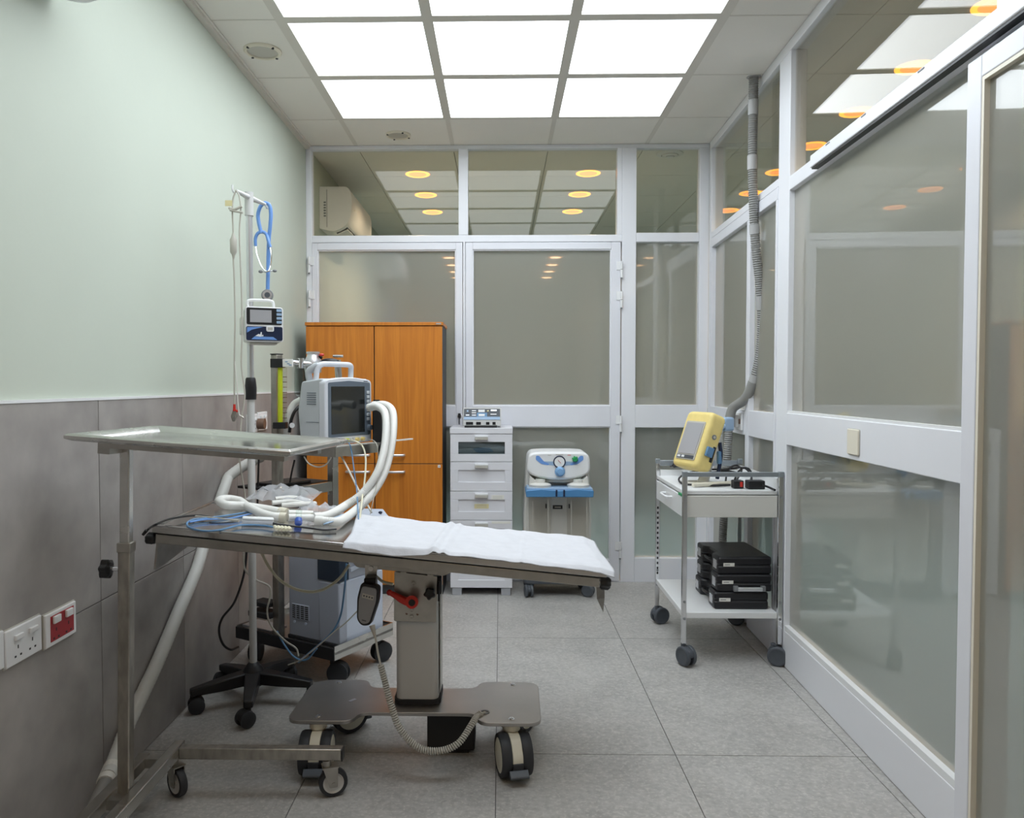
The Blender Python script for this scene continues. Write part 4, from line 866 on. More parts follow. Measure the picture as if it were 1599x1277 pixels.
# stethoscope on the right hook
sh = iv.M @ (e1 + (e1 - TT) * .2)
se = Th('stethoscope', 'blue stethoscope hanging from the drip stand hook', 'stethoscope', sh)
SY = 3.11; hk = sh + Vector((0, 0, .006))
se.w('tubing', MB().tube(spl([A(408, 364, SY), A(404, 347, SY), A(403, 334, SY), A(407, 322, SY), A(414, 317, SY), A(421, 321, SY), A(423, 334, SY), A(422, 352, SY), A(420, 372, SY + .005), A(419, 400, SY + .005), A(418.5, 430, SY), A(418, 453, SY)], 8), .0075, 10), 'stetho_blue')
se.w('y_limb', MB().tube(spl([A(399, 384, SY), A(399, 372, SY), A(403, 364, SY), A(410, 362, SY), A(416, 366, SY), A(419, 376, SY - .01), A(422, 386, SY - .01)], 8), .0065, 10), 'stetho_blue')
se.w('binaural', MB().tube(spl([A(399, 384, SY), A(401, 398, SY - .01), A(407, 414, SY - .015), A(413, 422, SY - .02), A(417, 424, SY - .02)], 8), .0032, 8), 'chrome')
se.w('binaural', MB().tube(spl([A(422, 386, SY - .01), A(423.5, 402, SY - .015), A(422, 416, SY - .02), A(419, 423, SY - .03), A(413, 425, SY - .03)], 8), .0032, 8), 'chrome')
se.w('ear_tip', MB().ell(A(407, 424, SY - .02), .009, .007, .0065, 12, 8), 'gasket'); se.w('ear_tip', MB().ell(A(429, 423, SY - .02), .009, .007, .0055, 12, 8), 'gasket')
se.w('ear_stem', MB().cyl(A(410, 424, SY - .02), A(427, 423, SY - .02), .0028, n=8), 'chrome')
cpn = A(417.5, 461, SY - .01); se.w('chest_piece', MB().lathe([(.001, -.008), (.021, -.008), (.0235, -.004), (.0235, .004), (.021, .008), (.001, .008)], 24, cpn, (.25, -1, .05)), 'gasket')
se.w('diaphragm', MB().lathe([(.001, .0085), (.0185, .0085), (.0185, .0072), (.001, .0072)], 24, cpn, (.25, -1, .05)), 'aluminium'); se.w('diaphragm_mark', MB().lathe([(.003, .0092), (.011, .0092), (.011, .0082), (.003, .0082)], 16, cpn, (.25, -1, .05)), 'caster_grey')

# leads hanging from the left hook
hk0 = iv.M @ (e0 + (e0 - TT) * .25)
el = Th('hanging_leads', 'cream sensor leads with an inline box and crocodile clips hanging from the drip stand', 'cable', hk0); LY = hk0.y
el.w('lead', MB().tube(spl([A(369, 297, LY), A(364, 310, LY), A(363, 335, LY), A(364, 360, LY), A(364, 395, LY), A(366, 440, LY), A(367, 500, LY), A(366, 560, LY), A(366, 610, LY), A(366.5, 634, LY)], 8), .0032, 8), 'cable_grey')
el.w('lead', MB().tube(spl([A(369, 297, LY), A(374, 308, LY), A(376, 330, LY), A(374, 360, LY), A(375, 400, LY), A(377, 450, LY), A(378, 520, LY), A(377, 570, LY), A(382, 610, LY), A(381, 630, LY), A(377, 655, LY), A(375, 690, LY), A(374, 715, LY + .05), A(378, 745, LY + .1), A(383, 775, LY + .12), A(386, 815, LY + .1)], 8), .0030, 8), 'cable_grey')
el.w('lead', MB().tube(spl([A(366, 560, LY), A(370, 600, LY), A(372, 635, LY), A(374, 648, LY)], 8), .0022, 8), 'cable_white')
el.w('inline_box', MB().lathe([(.003, -.052), (.006, -.035), (.012, -.025), (.0125, .02), (.008, .03), (.004, .045)], 16, A(364.5, 383, LY)), 'cable_grey')
el.w('tie', MB().tube(spl([A(358, 325, LY), A(366, 327, LY - .01), A(378, 322, LY - .01)], 6), .005, 8).tube(spl([A(359, 328, LY - .01), A(368, 330, LY - .01), A(379, 332, LY - .01)], 6), .004, 8), 'cable_grey')
el.w('yellow_tag', MB().box(*sum(([A(352, 318, LY)[0], A(363, 318, LY)[0]], [LY - .004, LY - .002], [A(358, 322, LY)[2], A(358, 313, LY)[2]]), [])), 'paper_yellow')
el.w('red_boot', MB().cyl(A(366, 631, LY), A(366, 642, LY), .0045, .006, n=8).cyl(A(368, 640, LY), A(371, 643, LY), .004, n=8), 'red')
for dx in (-4, 0, 4): el.w('crocodile_clip', MB().tube([A(366 + dx * .4, 641, LY), A(366 + dx, 650, LY), A(365 + dx * .3, 658, LY)], [.003, .0042, .002], 6), 'steel_worn')
el.w('crocodile_clip', MB().tube([A(373, 648, LY), A(379, 651, LY), A(381, 654, LY)], [.0025, .004, .002], 6), 'steel_worn')

# ------------------------------------------------------------------ white scavenging hose along the left wall
wh = Th('scavenging_hose', 'long white scavenging hose sweeping down along the tiled left wall to the floor', 'hose', (-1.13, 2.0, 0))
hp = spl([A(446, 700, 3.42), A(425, 704, 3.45), A(402, 716, 3.43), A(372, 733, 3.38), A(340, 760, 3.30), A(312, 796, 3.20), A(288, 840, 3.08), A(267, 890, 2.98), A(248, 950, 2.82), A(230, 1020, 2.66), A(213, 1090, 2.50), A(193, 1150, 2.37), A(178, 1190, 2.27), A(168, 1213, 2.20)], 10)
hp = [Vector((max(p.x, XL + .036), p.y, p.z)) for p in hp]
q_ = even(hp, .008); wh.w('smooth_hose', MB().tube(q_, [.0225 + (.0012 if i % 2 else 0) for i in range(len(q_))], 12), 'wall_hose', smooth=70)
hp2 = [hp[-1]] + spl([A(165, 1220, 2.19), A(157, 1240, 2.13), A(147, 1262, 2.06), A(133, 1290, 1.98), Vector((-1.13, 1.85, .03)), Vector((-1.12, 1.5, .03))], 8); hp2 = [Vector((max(p.x, XL + .036), p.y, max(p.z, .025))) for p in hp2]
q_ = even(hp2, .005); wh.w('corrugated_end', MB().tube(q_, [.0215 if i % 2 else .0175 for i in range(len(q_))], 14), 'hose_grey', smooth=70)
wh.w('cuff', MB().cyl(hp[-9], hp2[2], .0245, n=16), 'cable_white')

# ------------------------------------------------------------------ loose cables under the table
cable('power_cable', 'black cable looping from behind the drip stand down to the trolley foot', [A(385, 830, 3.1), A(385, 862, 3.1), A(380, 900, 3.1), A(366, 940, 3.08), A(347, 965, 3.06), A(342, 985, 3.06), A(348, 1005, 3.07), A(360, 1014, 3.12), A(372, 1010, 3.2)], .0048, 'black')
cable('sensor_cable', 'thick cream cable sagging in a wide loop below the operating table', [A(408, 862, 2.75), A(420, 885, 2.75), A(440, 908, 2.76), A(470, 922, 2.78), A(500, 922, 2.78), A(528, 905, 2.78), A(545, 882, 2.78)], .0052, 'ivory')
cable('sensor_cable', 'cream cable emerging behind the hand control towards the steel column', [A(586, 898, 2.78), A(598, 908, 2.76), A(614, 912, 2.75)], .0052, 'ivory')
cable('sensor_cable', 'grey cable hanging beside the drip stand and curling onto the trolley platform', [A(380, 862, 3.0), A(383, 890, 3.0), A(400, 905, 3.0), A(420, 915, 3.0), A(422, 930, 3.0), A(417, 955, 3.0), A(424, 978, 3.02), A(445, 1000, 3.05), A(462, 1012, 3.08), A(466, 1024, 3.08)], .0036, 'cable_grey')
cable('sensor_cable', 'blue cable hanging in front of the oxygen concentrator window', [A(541, 880, 3.0), A(538, 920, 3.0), A(532, 960, 3.0), A(520, 985, 2.99), A(500, 1005, 3.0), A(482, 1020, 3.02), A(466, 1034, 3.04)], .0040, 'cable_blue')
cable('sensor_cable', 'thin grey cable slanting across the front of the oxygen concentrator', [A(558, 954, 3.0), A(540, 972, 2.99), A(520, 988, 2.98), A(495, 1010, 2.98), A(470, 1030, 3.0), A(450, 1038, 3.02)], .0026, 'cable_grey')
cable('sensor_cable', 'navy cable trailing over the trolley platform below the concentrator grille', [A(432, 985, 3.05), A(445, 1008, 3.04), A(460, 1026, 3.03), A(478, 1030, 3.02), A(495, 1012, 3.02)], .0036, 'cable_blue')
cable('power_cable', 'black cable hanging behind the steel table near the wall tiles', [A(404, 715, 3.38), A(403, 750, 3.38), A(402, 790, 3.36), A(400, 830, 3.3)], .0045, 'black')
cable('power_cable', 'black cable hanging beside the dark trolley shelf', [A(460, 718, 3.42), A(455, 740, 3.42), A(451, 765, 3.42), A(450, 778, 3.42)], .0042, 'black')

# ------------------------------------------------------------------ sockets
def socket(label, y0, zc, w_, h_, red=False, x=XL + .011, name='wall_socket', parts=True):
    t = Th(name, label, 'socket', (x, y0, zc)); t.l('plate', B(0, .0095, 0, w_, -h_ / 2, h_ / 2), 'white_plastic', bevel=.003); t.l('back_box', B(-.001, .004, -.002, w_ + .002, -h_ / 2 - .002, h_ / 2 + .002), 'beige_grey')
    if red: t.l('red_cover', B(.009, .0108, .022, w_ - .014, -h_ / 2 + .012, h_ / 2 - .009), 'socket_red', bevel=.001)
    for q in range(2):
        yc = w_ * (.32 + .40 * q); m_ = 'socket_red' if red else 'black'
        t.l('switch', B(.009, .0165, yc - .016, yc + .016, .014, .028) if not red else B(.010, .0175, yc - .017, yc + .015, .014, .034), 'white_plastic', bevel=.002)
        for (dy, dz, a, b_) in ((0, -.004, .002, .0045), (-.011, -.026, .0035, .0025), (.011, -.026, .0035, .0025)): t.l('pin_hole', B(.0088, .0112 if red else .0098, yc + dy - a, yc + dy + a, dz - b_, dz + b_), 'black', smooth=0)
    return t
socket('white double switched wall socket on the lower left tiles', 1.842, .594, .148, .092)
socket('double wall socket with a dark red face on the lower left tiles', 2.006, .586, .148, .090, True)
socket('white wall socket cut by the left picture edge', 1.688, .602, .148, .092)
socket('white wall socket high on the tiles behind the drip stand', 3.66, 1.050, .15, .09)
ws = socket('second white wall socket behind the drip stand, with a brown plug', 3.82, 1.055, .15, .09)
ws.l('plug', MB().cyl((.01, -.01, -.01), (.045, -.01, -.01), .026, n=18), 'brown')
wk = Th('wall_socket', 'white wall socket with a rust red rocker behind the yellow monitor', 'socket', wr.matrix_basis @ Vector((.74, -.004, 1.045)), wr.rotation_euler.z)
wk.l('plate', B(-.07, .075, -.012, 0, -.045, .045), 'white_plastic', bevel=.003); wk.l('box', B(-.02, .04, -.035, -.012, -.03, .035), 'white_plastic', bevel=.003); wk.l('rocker', B(.045, .066, -.018, -.012, -.012, .014), 'brown', bevel=.002)

# ------------------------------------------------------------------ air conditioners
def aircon(label, y0, y1, zb):
    t = Th('air_conditioner', label, 'air conditioner', (XL, y0, zb)); L_ = y1 - y0; M_ = Matrix(((1, 0, 0, 0), (0, 0, 1, 0), (0, 1, 0, 0), (0, 0, 0, 1)))
    t.l('body', MB(M_).prism(fillet([(0, .02), (.10, 0), (.185, .04), (.218, .12), (.218, .24), (.195, .30), (0, .30)], [.01, .03, .05, .05, .04, .03, .005], 5), 0, L_), 'white_plastic', bevel=.004)
    t.l('outlet', MB(M_).prism([(.105, -.001), (.180, .036), (.172, .046), (.10, .012)], .06, L_ - .06), 'black_matt'); t.l('louvre', MB(M_).prism([(.11, -.006), (.178, .024), (.176, .029), (.108, .0)], .07, L_ - .07), 'white_plastic')
    t.l('side_seam', B(.05, .053, -.002, .0, .03, .28), 'gasket', smooth=0)
    for k in range(6): t.l('side_slot', B(.03, .045, -.0025, 0, .10 + .018 * k, .110 + .018 * k), 'gasket', smooth=0)
    t.l('indicator', B(.217, .2195, .10, .115, .16, .166), 'paper_yellow', smooth=0)
aircon('white air conditioner beyond the glass on the green wall, behind the left transom', 5.24, 6.05, 2.262)
aircon('white air conditioner above the green wall at the upper left picture corner', 1.30, 2.12, 2.262)

# ------------------------------------------------------------------ wooden cabinet
cb = Th('cabinet', 'tall orange wood office cabinet with four doors against the glazed back wall', 'cabinet', (-.737, 4.55, 0))
CX0, CX1, CY0, CY1 = -1.138, -.338, 4.55, 4.868
cb.w('carcass', B(CX0, CX1, CY0 + .021, CY1, 0.0, 1.582), 'carcass_grey'); cb.w('top_panel', B(CX0 - .003, CX1 + .006, CY0 - .006, CY1, 1.582, 1.602), 'wood', bevel=.002); cb.w('plinth', B(CX0 + .01, CX1 - .01, CY0 + .03, CY0 + .04, 0, .06), 'black')
for x0, x1 in ((CX0, -.7385), (-.7355, CX1)):
    for z0, z1, hz in ((.06, .7725, .728), (.7765, 1.578, .826)):
        d = cb.w('door', B(x0 + .0015, x1 - .0015, CY0, CY0 + .018, z0, z1), 'wood', bevel=.0015)
        hx = -.835 if x0 < -.8 else -.63
        h_ = MB().tube(spl([(hx - .068, CY0 - .001, hz), (hx - .06, CY0 - .020, hz), (hx, CY0 - .028, hz), (hx + .06, CY0 - .020, hz), (hx + .068, CY0 - .001, hz)], 8), .0075, 10)
        cb.w('handle', h_, 'aluminium', d)
    cb.w('edge_line', B(x0 + .001, x1 - .001, CY0 + .001, CY0 + .02, .7727, .7763), 'black', smooth=0)
cb.w('lock_plate', B(-.366, -.350, CY0 - .002, CY0, .752, .768), 'white_plastic', bevel=.001); cb.w('keyhole', MB().cyl((-.358, CY0 - .0025, .760), (-.358, CY0, .760), .003, n=8), 'gasket')
cb.w('badge', B(-.375, -.345, CY0 - .0075, CY0 - .006, 1.588, 1.596), 'aluminium', smooth=0)

# ------------------------------------------------------------------ white drawer unit
du = Th('drawer_unit', 'narrow white drawer unit with five drawers, the top one glazed', 'drawer unit', (-.112, 4.55, 0))
DX0, DX1, DY0, DY1 = -.293, .070, 4.55, 4.866
du.w('carcass', B(DX0 + .002, DX1 - .002, DY0 + .02, DY1, .043, .952), 'drawer_white'); du.w('top', B(DX0 - .002, DX1 + .002, DY0 - .004, DY1, .952, .985), 'drawer_white', bevel=.002)
for x in (DX0 + .01, DX1 - .065): du.w('foot', B(x, x + .055, DY0 + .005, DY1 - .01, 0, .043), 'foot_grey', bevel=.002)
for k, (z0, z1) in enumerate(((.788, .950), (.615, .785), (.445, .612), (.272, .442), (.045, .269))):
    dx = MB(); zr0, zr1 = z1 - .118, z1 - .047
    if k == 4: zr0 = z0 + .045
    xi0, xi1 = DX0 + .047, DX1 - .044
    dx.box(DX0, DX1, DY0, DY0 + .018, zr1, z1).box(DX0, DX1, DY0, DY0 + .018, z0, zr0).box(DX0, xi0, DY0, DY0 + .018, zr0, zr1).box(xi1, DX1, DY0, DY0 + .018, zr0, zr1)
    d = du.w('drawer', dx, 'drawer_white', bevel=.001)
    if k == 0:
        du.w('glass_front', B(xi0, xi1, DY0 + .007, DY0 + .011, zr0, zr1), 'tint_glass', d, smooth=0); du.w('drawer_inside', B(xi0, xi1, DY0 + .0185, DY0 + .0195, zr0, zr1), 'monitor_side', d, smooth=0)
        for q in range(3): du.w('packet', MB().ell((-.20 + .1 * q, DY0 + .0155, zr0 + .016 + .006 * q), .07, .003, .016, 14, 8), 'pale_blue' if q == 1 else 'grey_plastic', d)
    else: du.w('inset_panel', B(xi0, xi1, DY0 + .008, DY0 + .014, zr0, zr1), 'drawer_white', d, smooth=0)
    du.w('handle', B(-.148, -.072, DY0 - .022, DY0, z1 - .034, z1 - .018), 'beige_grey', d, bevel=.002); du.w('handle_top', B(-.148, -.072, DY0 - .0225, DY0, z1 - .018, z1 - .010), 'white_plastic', d, bevel=.001)
du.w('sticker', B(-.152, -.068, DY0 + .0065, DY0 + .0085, .512, .538), 'paper_yellow', label='faded yellow sticker', smooth=0); du.w('sticker', B(-.052, .022, DY0 - .001, DY0, .566, .592), 'paper', smooth=0); du.w('sticker', B(-.05, .06, DY0 - .001, DY0, .424, .438), 'paper', smooth=0)
for q in range(2): du.w('sticker_line', B(-.044, .012, DY0 - .0014, DY0 - .0008, .574 + .009 * q, .576 + .009 * q), 'beige_grey', smooth=0); du.w('sticker_line', B(-.14, -.08, DY0 + .006, DY0 + .0068, .519 + .010 * q, .522 + .010 * q), 'beige_grey', smooth=0)

# electrosurgical unit on the drawer unit
eu = Th('electrosurgical_unit', 'flat grey electrosurgical unit with a blue-grey control panel on the drawer unit', 'electrosurgical unit', (-.108, 4.575, .985))
ew = .112
eu.l('body', MB(YZ).prism([(0, .012), (.20, .012), (.20, .112), (.022, .112), (0, .045)], -ew, ew), 'column_grey', bevel=.003); eu.l('base', B(-ew + .01, ew - .025, -.004, .16, 0, .012), 'black_matt', bevel=.002)
PT = Matrix.Translation((0, -.0006, .045)) @ Matrix.Rotation(math.atan2(.022, .067), 4, 'X').inverted()
FPN = Matrix(((1, 0, 0, 0), (0, 0, -1, 0), (0, 1, 0, 0), (0, 0, 0, 1)))
fpm = Matrix.Translation((0, -.001, .045)) @ Matrix.Rotation(-math.atan2(.022, .067), 4, 'X') @ XZ
def ep_(name, x0, x1, z0, z1, h, m): return eu.l(name, MB(fpm).box(x0, x1, z0, z1, 0, h), m, smooth=0)
ep_('control_panel', -ew + .006, ew - .006, .002, .069, .0012, 'caster_grey')
ep_('panel_band', -ew + .006, ew - .006, .002, .020, .0018, 'pale_blue'); ep_('panel_band', -.03, .03, .020, .045, .0016, 'cable_blue')
for a in ((-.022, .016, .048, .063), (-.020, .016, .024, .037)): ep_('display', *a, .003, 'white_plastic')
for a in ((.052, .086, .055, .063), (-.095, -.075, .028, .032), (-.06, -.035, .055, .058), (-.06, -.035, .042, .045), (-.06, -.035, .028, .031), (.05, .085, .034, .037)): ep_('panel_mark', *a, .0026, 'aluminium')
ep_('indicator', .030, .040, .052, .060, .003, 'paper_yellow'); ep_('indicator', -.090, -.080, .050, .060, .003, 'pale_blue')
for x0, x1 in ((-.094, -.052), (-.034, -.006), (.024, .044), (.062, .080)): eu.l('outlet', B(x0, x1, -.002, .001, .018, .034), 'black', bevel=.001)

# ------------------------------------------------------------------ suction unit
su = Th('suction_unit', 'white medical suction unit with blue shelf, gauge and two clear jars on casters', 'suction unit', (.335, 4.55, 0))
def SX(poly, y0, y1, name, mat, **k): return su.w(name, MB(XZ).prism(poly, -y1, -y0), mat, **k)
SX(fillet([(.160, .09), (.510, .09), (.530, .20), (.534, .45), (.522, .66), (.515, .80), (.155, .80), (.148, .66), (.136, .45), (.140, .20)], .03, 4), 4.56, 4.78, 'body', 'off_white', bevel=.012)
SX(fillet([(.152, .735), (.20, .708), (.275, .694), (.335, .690), (.395, .694), (.47, .708), (.518, .735), (.510, .846), (.43, .852), (.24, .852), (.160, .846)], [.03, .1, .1, .1, .1, .1, .03, .06, .1, .1, .06], 5), 4.475, 4.74, 'head', 'white_plastic', bevel=.012)
def dec(poly, name, mat, d=.002): return su.w(name, MB(XZ).prism(poly, -4.4755, -4.4755 + d), mat)
dec(fillet([(.205, .830), (.222, .830), (.250, .797), (.282, .783), (.275, .775), (.235, .783), (.203, .808)], .006, 3), 'blue_wing', 'stetho_blue'); dec(fillet([(.475, .830), (.458, .830), (.430, .797), (.398, .783), (.405, .775), (.445, .783), (.477, .808)], .006, 3), 'blue_wing', 'stetho_blue')
dec([(.25, .797), (.43, .797), (.40, .776), (.34, .770), (.28, .776)], 'blue_belly', 'pale_blue', .0012)
gg = su.w('gauge', MB().lathe([(.001, 0), (.034, 0), (.036, .006), (.032, .012), (.030, .009), (.001, .009)], 28, (.339, 4.476, .795), (0, -1, 0)), 'navy'); su.w('gauge_face', MB().lathe([(.001, .0092), (.029, .0092), (.029, .0102), (.001, .0102)], 28, (.339, 4.476, .795), (0, -1, 0)), 'gauge', gg)
su.w('needle', MB().tube([(.348, 4.4645, .788), (.330, 4.4645, .806)], .0012, 6), 'red', gg)
knob(su.o, su.I @ Vector((.428, 4.476, .812)), su.I @ Vector((.428, 4.452, .812)), .016, 6, 'green', 'power_button'); su.w('regulator', MB().lathe([(.030, 0), (.028, .012), (.020, .018), (.018, .034), (.001, .036)], 22, (.342, 4.472, .740), (0, -1, 0)), 'sky_blue')
for a in ((.272, .292, .832), (.318, .360, .835), (.385, .405, .832)): su.w('panel_mark', B(a[0], a[1], 4.4735, 4.476, a[2], a[2] + .003), 'red' if a[0] > .38 else 'beige_grey', smooth=0)
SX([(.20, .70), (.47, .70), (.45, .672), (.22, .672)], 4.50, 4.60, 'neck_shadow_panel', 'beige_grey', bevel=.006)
for s_ in (-1, 1): SX(fillet([(.335 + s_ * .165, .715), (.335 + s_ * .135, .690), (.335 + s_ * .120, .655), (.335 + s_ * .172, .650)], .008, 3), 4.46, 4.60, 'side_bracket', 'off_white', bevel=.004)
SX(fillet([(.146, .602), (.526, .602), (.528, .640), (.44, .648), (.335, .640), (.23, .648), (.144, .640)], .006, 3), 4.395, 4.60, 'jar_shelf', 'mid_blue', bevel=.004)
SX([(.150, .640), (.524, .640), (.522, .652), (.152, .652)], 4.41, 4.60, 'shelf_top', 'pale_blue', bevel=.002)
for x0 in (.312, .355): su.w('shelf_clip', B(x0, x0 + .010, 4.390, 4.396, .606, .645), 'navy', bevel=.001)
for cx_ in (.228, .448):
    j = su.w('jar', MB().lathe([(.058, 0), (.062, .01), (.066, .36), (.001, .36)], 24, (cx_, 4.475, .245)), 'canister')
    su.w('jar_lid', MB().lathe([(.062, 0), (.064, .018), (.050, .024), (.030, .028), (.028, .046), (.001, .048)], 24, (cx_, 4.475, .648)), 'off_white', j); su.w('lid_spout', MB().tube(spl([(cx_ - .02, 4.47, .69), (cx_, 4.46, .705), (cx_ + .03, 4.47, .70), (cx_ + .05, 4.5, .69)], 6), .008, 8), 'jar_glass', j)
    for q in (-.044, .044): su.w('jar_rib', B(cx_ + q - .002, cx_ + q + .002, 4.425, 4.43, .27, .58), 'beige_grey', j, smooth=0)
su.w('label', B(.308, .364, 4.556, 4.561, .510, .532), 'black', bevel=.001); su.w('label_text', B(.318, .354, 4.5555, 4.5565, .518, .524), 'cable_grey', smooth=0)
for x0 in (.265, .40): su.w('catch', B(x0, x0 + .006, 4.548, 4.56, .515, .54), 'black', smooth=0)
su.w('base', MB(Matrix.Translation((.335, 4.64, 0))).prism(rrect(.40, .24, .04, 4), .075, .10), 'caster_grey', bevel=.004)
for x, y, yw in ((.165, 4.535, .15), (.505, 4.545, 1.1), (.17, 4.74, .3), (.50, 4.74, .8)): caster(su.o, su.I @ Vector((x, y, 0)), .036, .05, yw, 'twin', .01, .08)

# ------------------------------------------------------------------ white utility trolley by the right partition
ut = Th('utility_trolley', 'white utility trolley on grey casters with chrome posts beside the right partition', 'trolley', (1.02, 3.735, 0))
UX0, UX1, UY0, UY1 = .812, 1.232, 3.44, 4.03
for x in (UX0, UX1):
    for y in (UY0, UY1):
        p = ut.w('post', B(x - .010, x + .010, y - .010, y + .010, .092, .853), 'chrome', bevel=.002); ut.w('post_cap', B(x - .011, x + .011, y - .011, y + .011, .832, .856), 'rail_grey', p, bevel=.002)
        if x == UX0:
            for k in (range(14) if y == UY1 else ()): ut.w('post_slot', B(x - .004, x + .004, y - .0108, y - .0098, .26 + .026 * k, .272 + .026 * k), 'black', p, smooth=0)
        for z in (.745, .28, .205): ut.w('post_screw', MB().cyl((x, y - .0118, z), (x, y - .009, z), .006, n=10), 'gasket', p)
ut.w('top_rail', B(UX0 + .01, UX1 - .01, UY0 - .008, UY0 + .004, .833, .854), 'rail_grey', bevel=.002); ut.w('top_rail', B(UX0 + .01, UX1 - .01, UY1 - .004, UY1 + .008, .820, .848), 'rail_grey', bevel=.002)
ut.w('top_shelf', B(UX0 - .004, UX1 - .012, UY0 + .011, UY1 - .011, .752, .770), 'white_plastic', bevel=.002)
ut.w('side_upstand', B(UX1 - .014, UX1 - .008, UY0 + .011, UY1 - .011, .768, .826), 'white_plastic'); ut.w('back_upstand', B(UX0 + .012, UX1 - .012, UY1 - .012, UY1 - .006, .768, .800), 'white_plastic')
ut.w('drawer_box', B(UX0 + .008, UX1 - .012, UY0 + .006, UY1 - .011, .652, .748), 'off_white', bevel=.002)
d = ut.w('drawer', B(UX0 - .008, UX0 + .007, UY0 + .013, UY1 - .013, .652, .745), 'white_plastic', bevel=.002); ut.w('handle', MB().tube(spl([(UX0 - .006, 3.66, .712), (UX0 - .030, 3.665, .712), (UX0 - .036, 3.73, .712), (UX0 - .030, 3.795, .712), (UX0 - .006, 3.80, .712)], 6), .006, 8), 'white_plastic', d)
ut.w('green_tag', B(UX0 - .0095, UX0 - .003, UY0 + .02, UY0 + .085, .742, .752), 'green', smooth=0)
ut.w('bottom_shelf', B(UX0 - .004, UX1 - .01, UY0 - .004, UY1 - .004, .205, .232), 'white_plastic', bevel=.003)
for x, y, yw in ((UX0, UY0, .5), (UX1 - .025, UY0, 1.2), (UX0, UY1, 1.9), (UX1 - .025, UY1, 1.0)): caster(ut.o, ut.I @ Vector((x, y, 0)), .043, .056, yw, 'twin', .018, .096)

# black cases on the bottom shelf
def case(label, x0, x1, y0, y1, zb, rot, front_handle):
    t = Th('carry_case', label, 'case', ((x0 + x1) / 2, (y0 + y1) / 2, zb), rot, 'black cases stacked on the trolley'); w_, d_, h_ = (x1 - x0) / 2, (y1 - y0) / 2, .0775
    ol_ = fillet([(-w_, -d_), (w_, -d_), (w_, d_), (-w_, d_), (-w_, d_ * .42), (-w_ + .026, d_ * .32), (-w_ + .026, -d_ * .32), (-w_, -d_ * .42)], [.012, .012, .012, .012, .01, .012, .012, .01], 3)
    t.l('lower_shell', MB().prism(ol_, 0, h_ * .48), 'case_black', bevel=.007); t.l('upper_shell', MB().prism(ol_, h_ * .50, h_), 'case_black', bevel=.009); t.l('seam', MB().prism([(x * .985, y * .985) for x, y in ol_], h_ * .46, h_ * .52), 'black')
    for y_ in (-d_ * .72, d_ * .72):
        lt = t.l('latch', B(-w_ - .003, -w_ + .002, y_ - .022, y_ + .022, h_ * .25, h_ * .75), 'aluminium', bevel=.001)
    t.l('label_sticker', B(-w_ + .022, -w_ + .072, -d_ - .0012, -d_ + .001, h_ * .46, h_ * .66), 'paper', smooth=0); t.l('label_line', B(-w_ + .028, -w_ + .052, -d_ - .0016, -d_ - .001, h_ * .54, h_ * .58), 'gasket', smooth=0)
    if front_handle:
        hb = t.l('handle', B(-.035, .075, -d_ - .020, -d_ - .006, .006, .024), 'aluminium', bevel=.003)
        for x_ in (-.044, .078): t.l('handle_mount', B(x_ - .008, x_ + .012, -d_ - .016, -d_ + .002, .004, .028), 'gasket', hb, bevel=.002)
    else: t.l('handle', MB().tube(spl([(-w_ + .03, -d_ * .25, h_ * .5), (-w_ + .004, -d_ * .2, h_ * .5), (-w_ + .002, d_ * .2, h_ * .5), (-w_ + .03, d_ * .25, h_ * .5)], 6), .006, 8), 'black')
case('black plastic case at the bottom of the stack on the trolley shelf', .958, 1.200, 3.485, 3.83, .232, .0, False)
case('black plastic case in the middle of the stack, with a silver front handle', .968, 1.214, 3.490, 3.83, .310, .02, True)
case('black plastic case on top of the stack on the trolley shelf', .972, 1.213, 3.495, 3.84, .388, .03, False)

# ------------------------------------------------------------------ yellow pulse oximeter
yo = Th('pulse_oximeter', 'handheld pulse oximeter in a yellow rubber case leaning on its stand on the trolley', 'pulse oximeter', (.895, 3.66, .770), math.radians(-66))
yw2, yh, yd = .095, .275, .088
LM = Matrix.Translation((0, -.05, .088)) @ Matrix.Rotation(math.radians(-21), 4, 'X')
yo.l('case', MB(LM @ XZ).prism(fillet([(-yw2, 0), (yw2, 0), (yw2, yh), (-yw2, yh)], .032, 6), -yd, 0), 'yellow_case', bevel=.018, seg=4)
yo.l('case_lip', MB(LM @ Matrix.Translation((0, -.004, 0)) @ XZ).prism(fillet([(-.068, .035), (.068, .035), (.068, .222), (-.068, .222)], .008, 3), -.01, .0), 'beige_grey')
yo.l('screen', MB(LM).box(-.060, .060, -.0062, -.0042, .062, .214), 'lcd', smooth=0); yo.l('button_strip', MB(LM).box(-.060, .060, -.0062, -.0042, .040, .056), 'caster_grey', smooth=0)
for x_ in (-.045, -.015): yo.l('button', MB(LM).box(x_ - .010, x_ + .010, -.0075, -.0055, .043, .053), 'white_plastic', smooth=0)
yo.l('side_dial', MB(LM).cyl((yw2 - .004, .045, .165), (yw2 + .003, .045, .165), .012, n=16), 'gasket'); yo.l('side_dial_centre', MB(LM).cyl((yw2, .045, .165), (yw2 + .005, .045, .165), .006, n=12), 'beige_grey')
yo.l('side_plug', MB(LM).box(yw2 - .002, yw2 + .012, .022, .060, .070, .115), 'cable_blue', bevel=.003); yo.l('side_slot', MB(LM).box(yw2 - .004, yw2 + .003, .058, .074, .050, .125), 'black', bevel=.002)
yo.l('stand_leg', MB().tube([(.02, .10, .17), (.02, .075, .08), (.02, .05, .006)], [.020, .022, .026], 10), 'off_white'); yo.l('stand_base', B(-.06, .07, -.02, .11, 0, .012), 'off_white', bevel=.004)
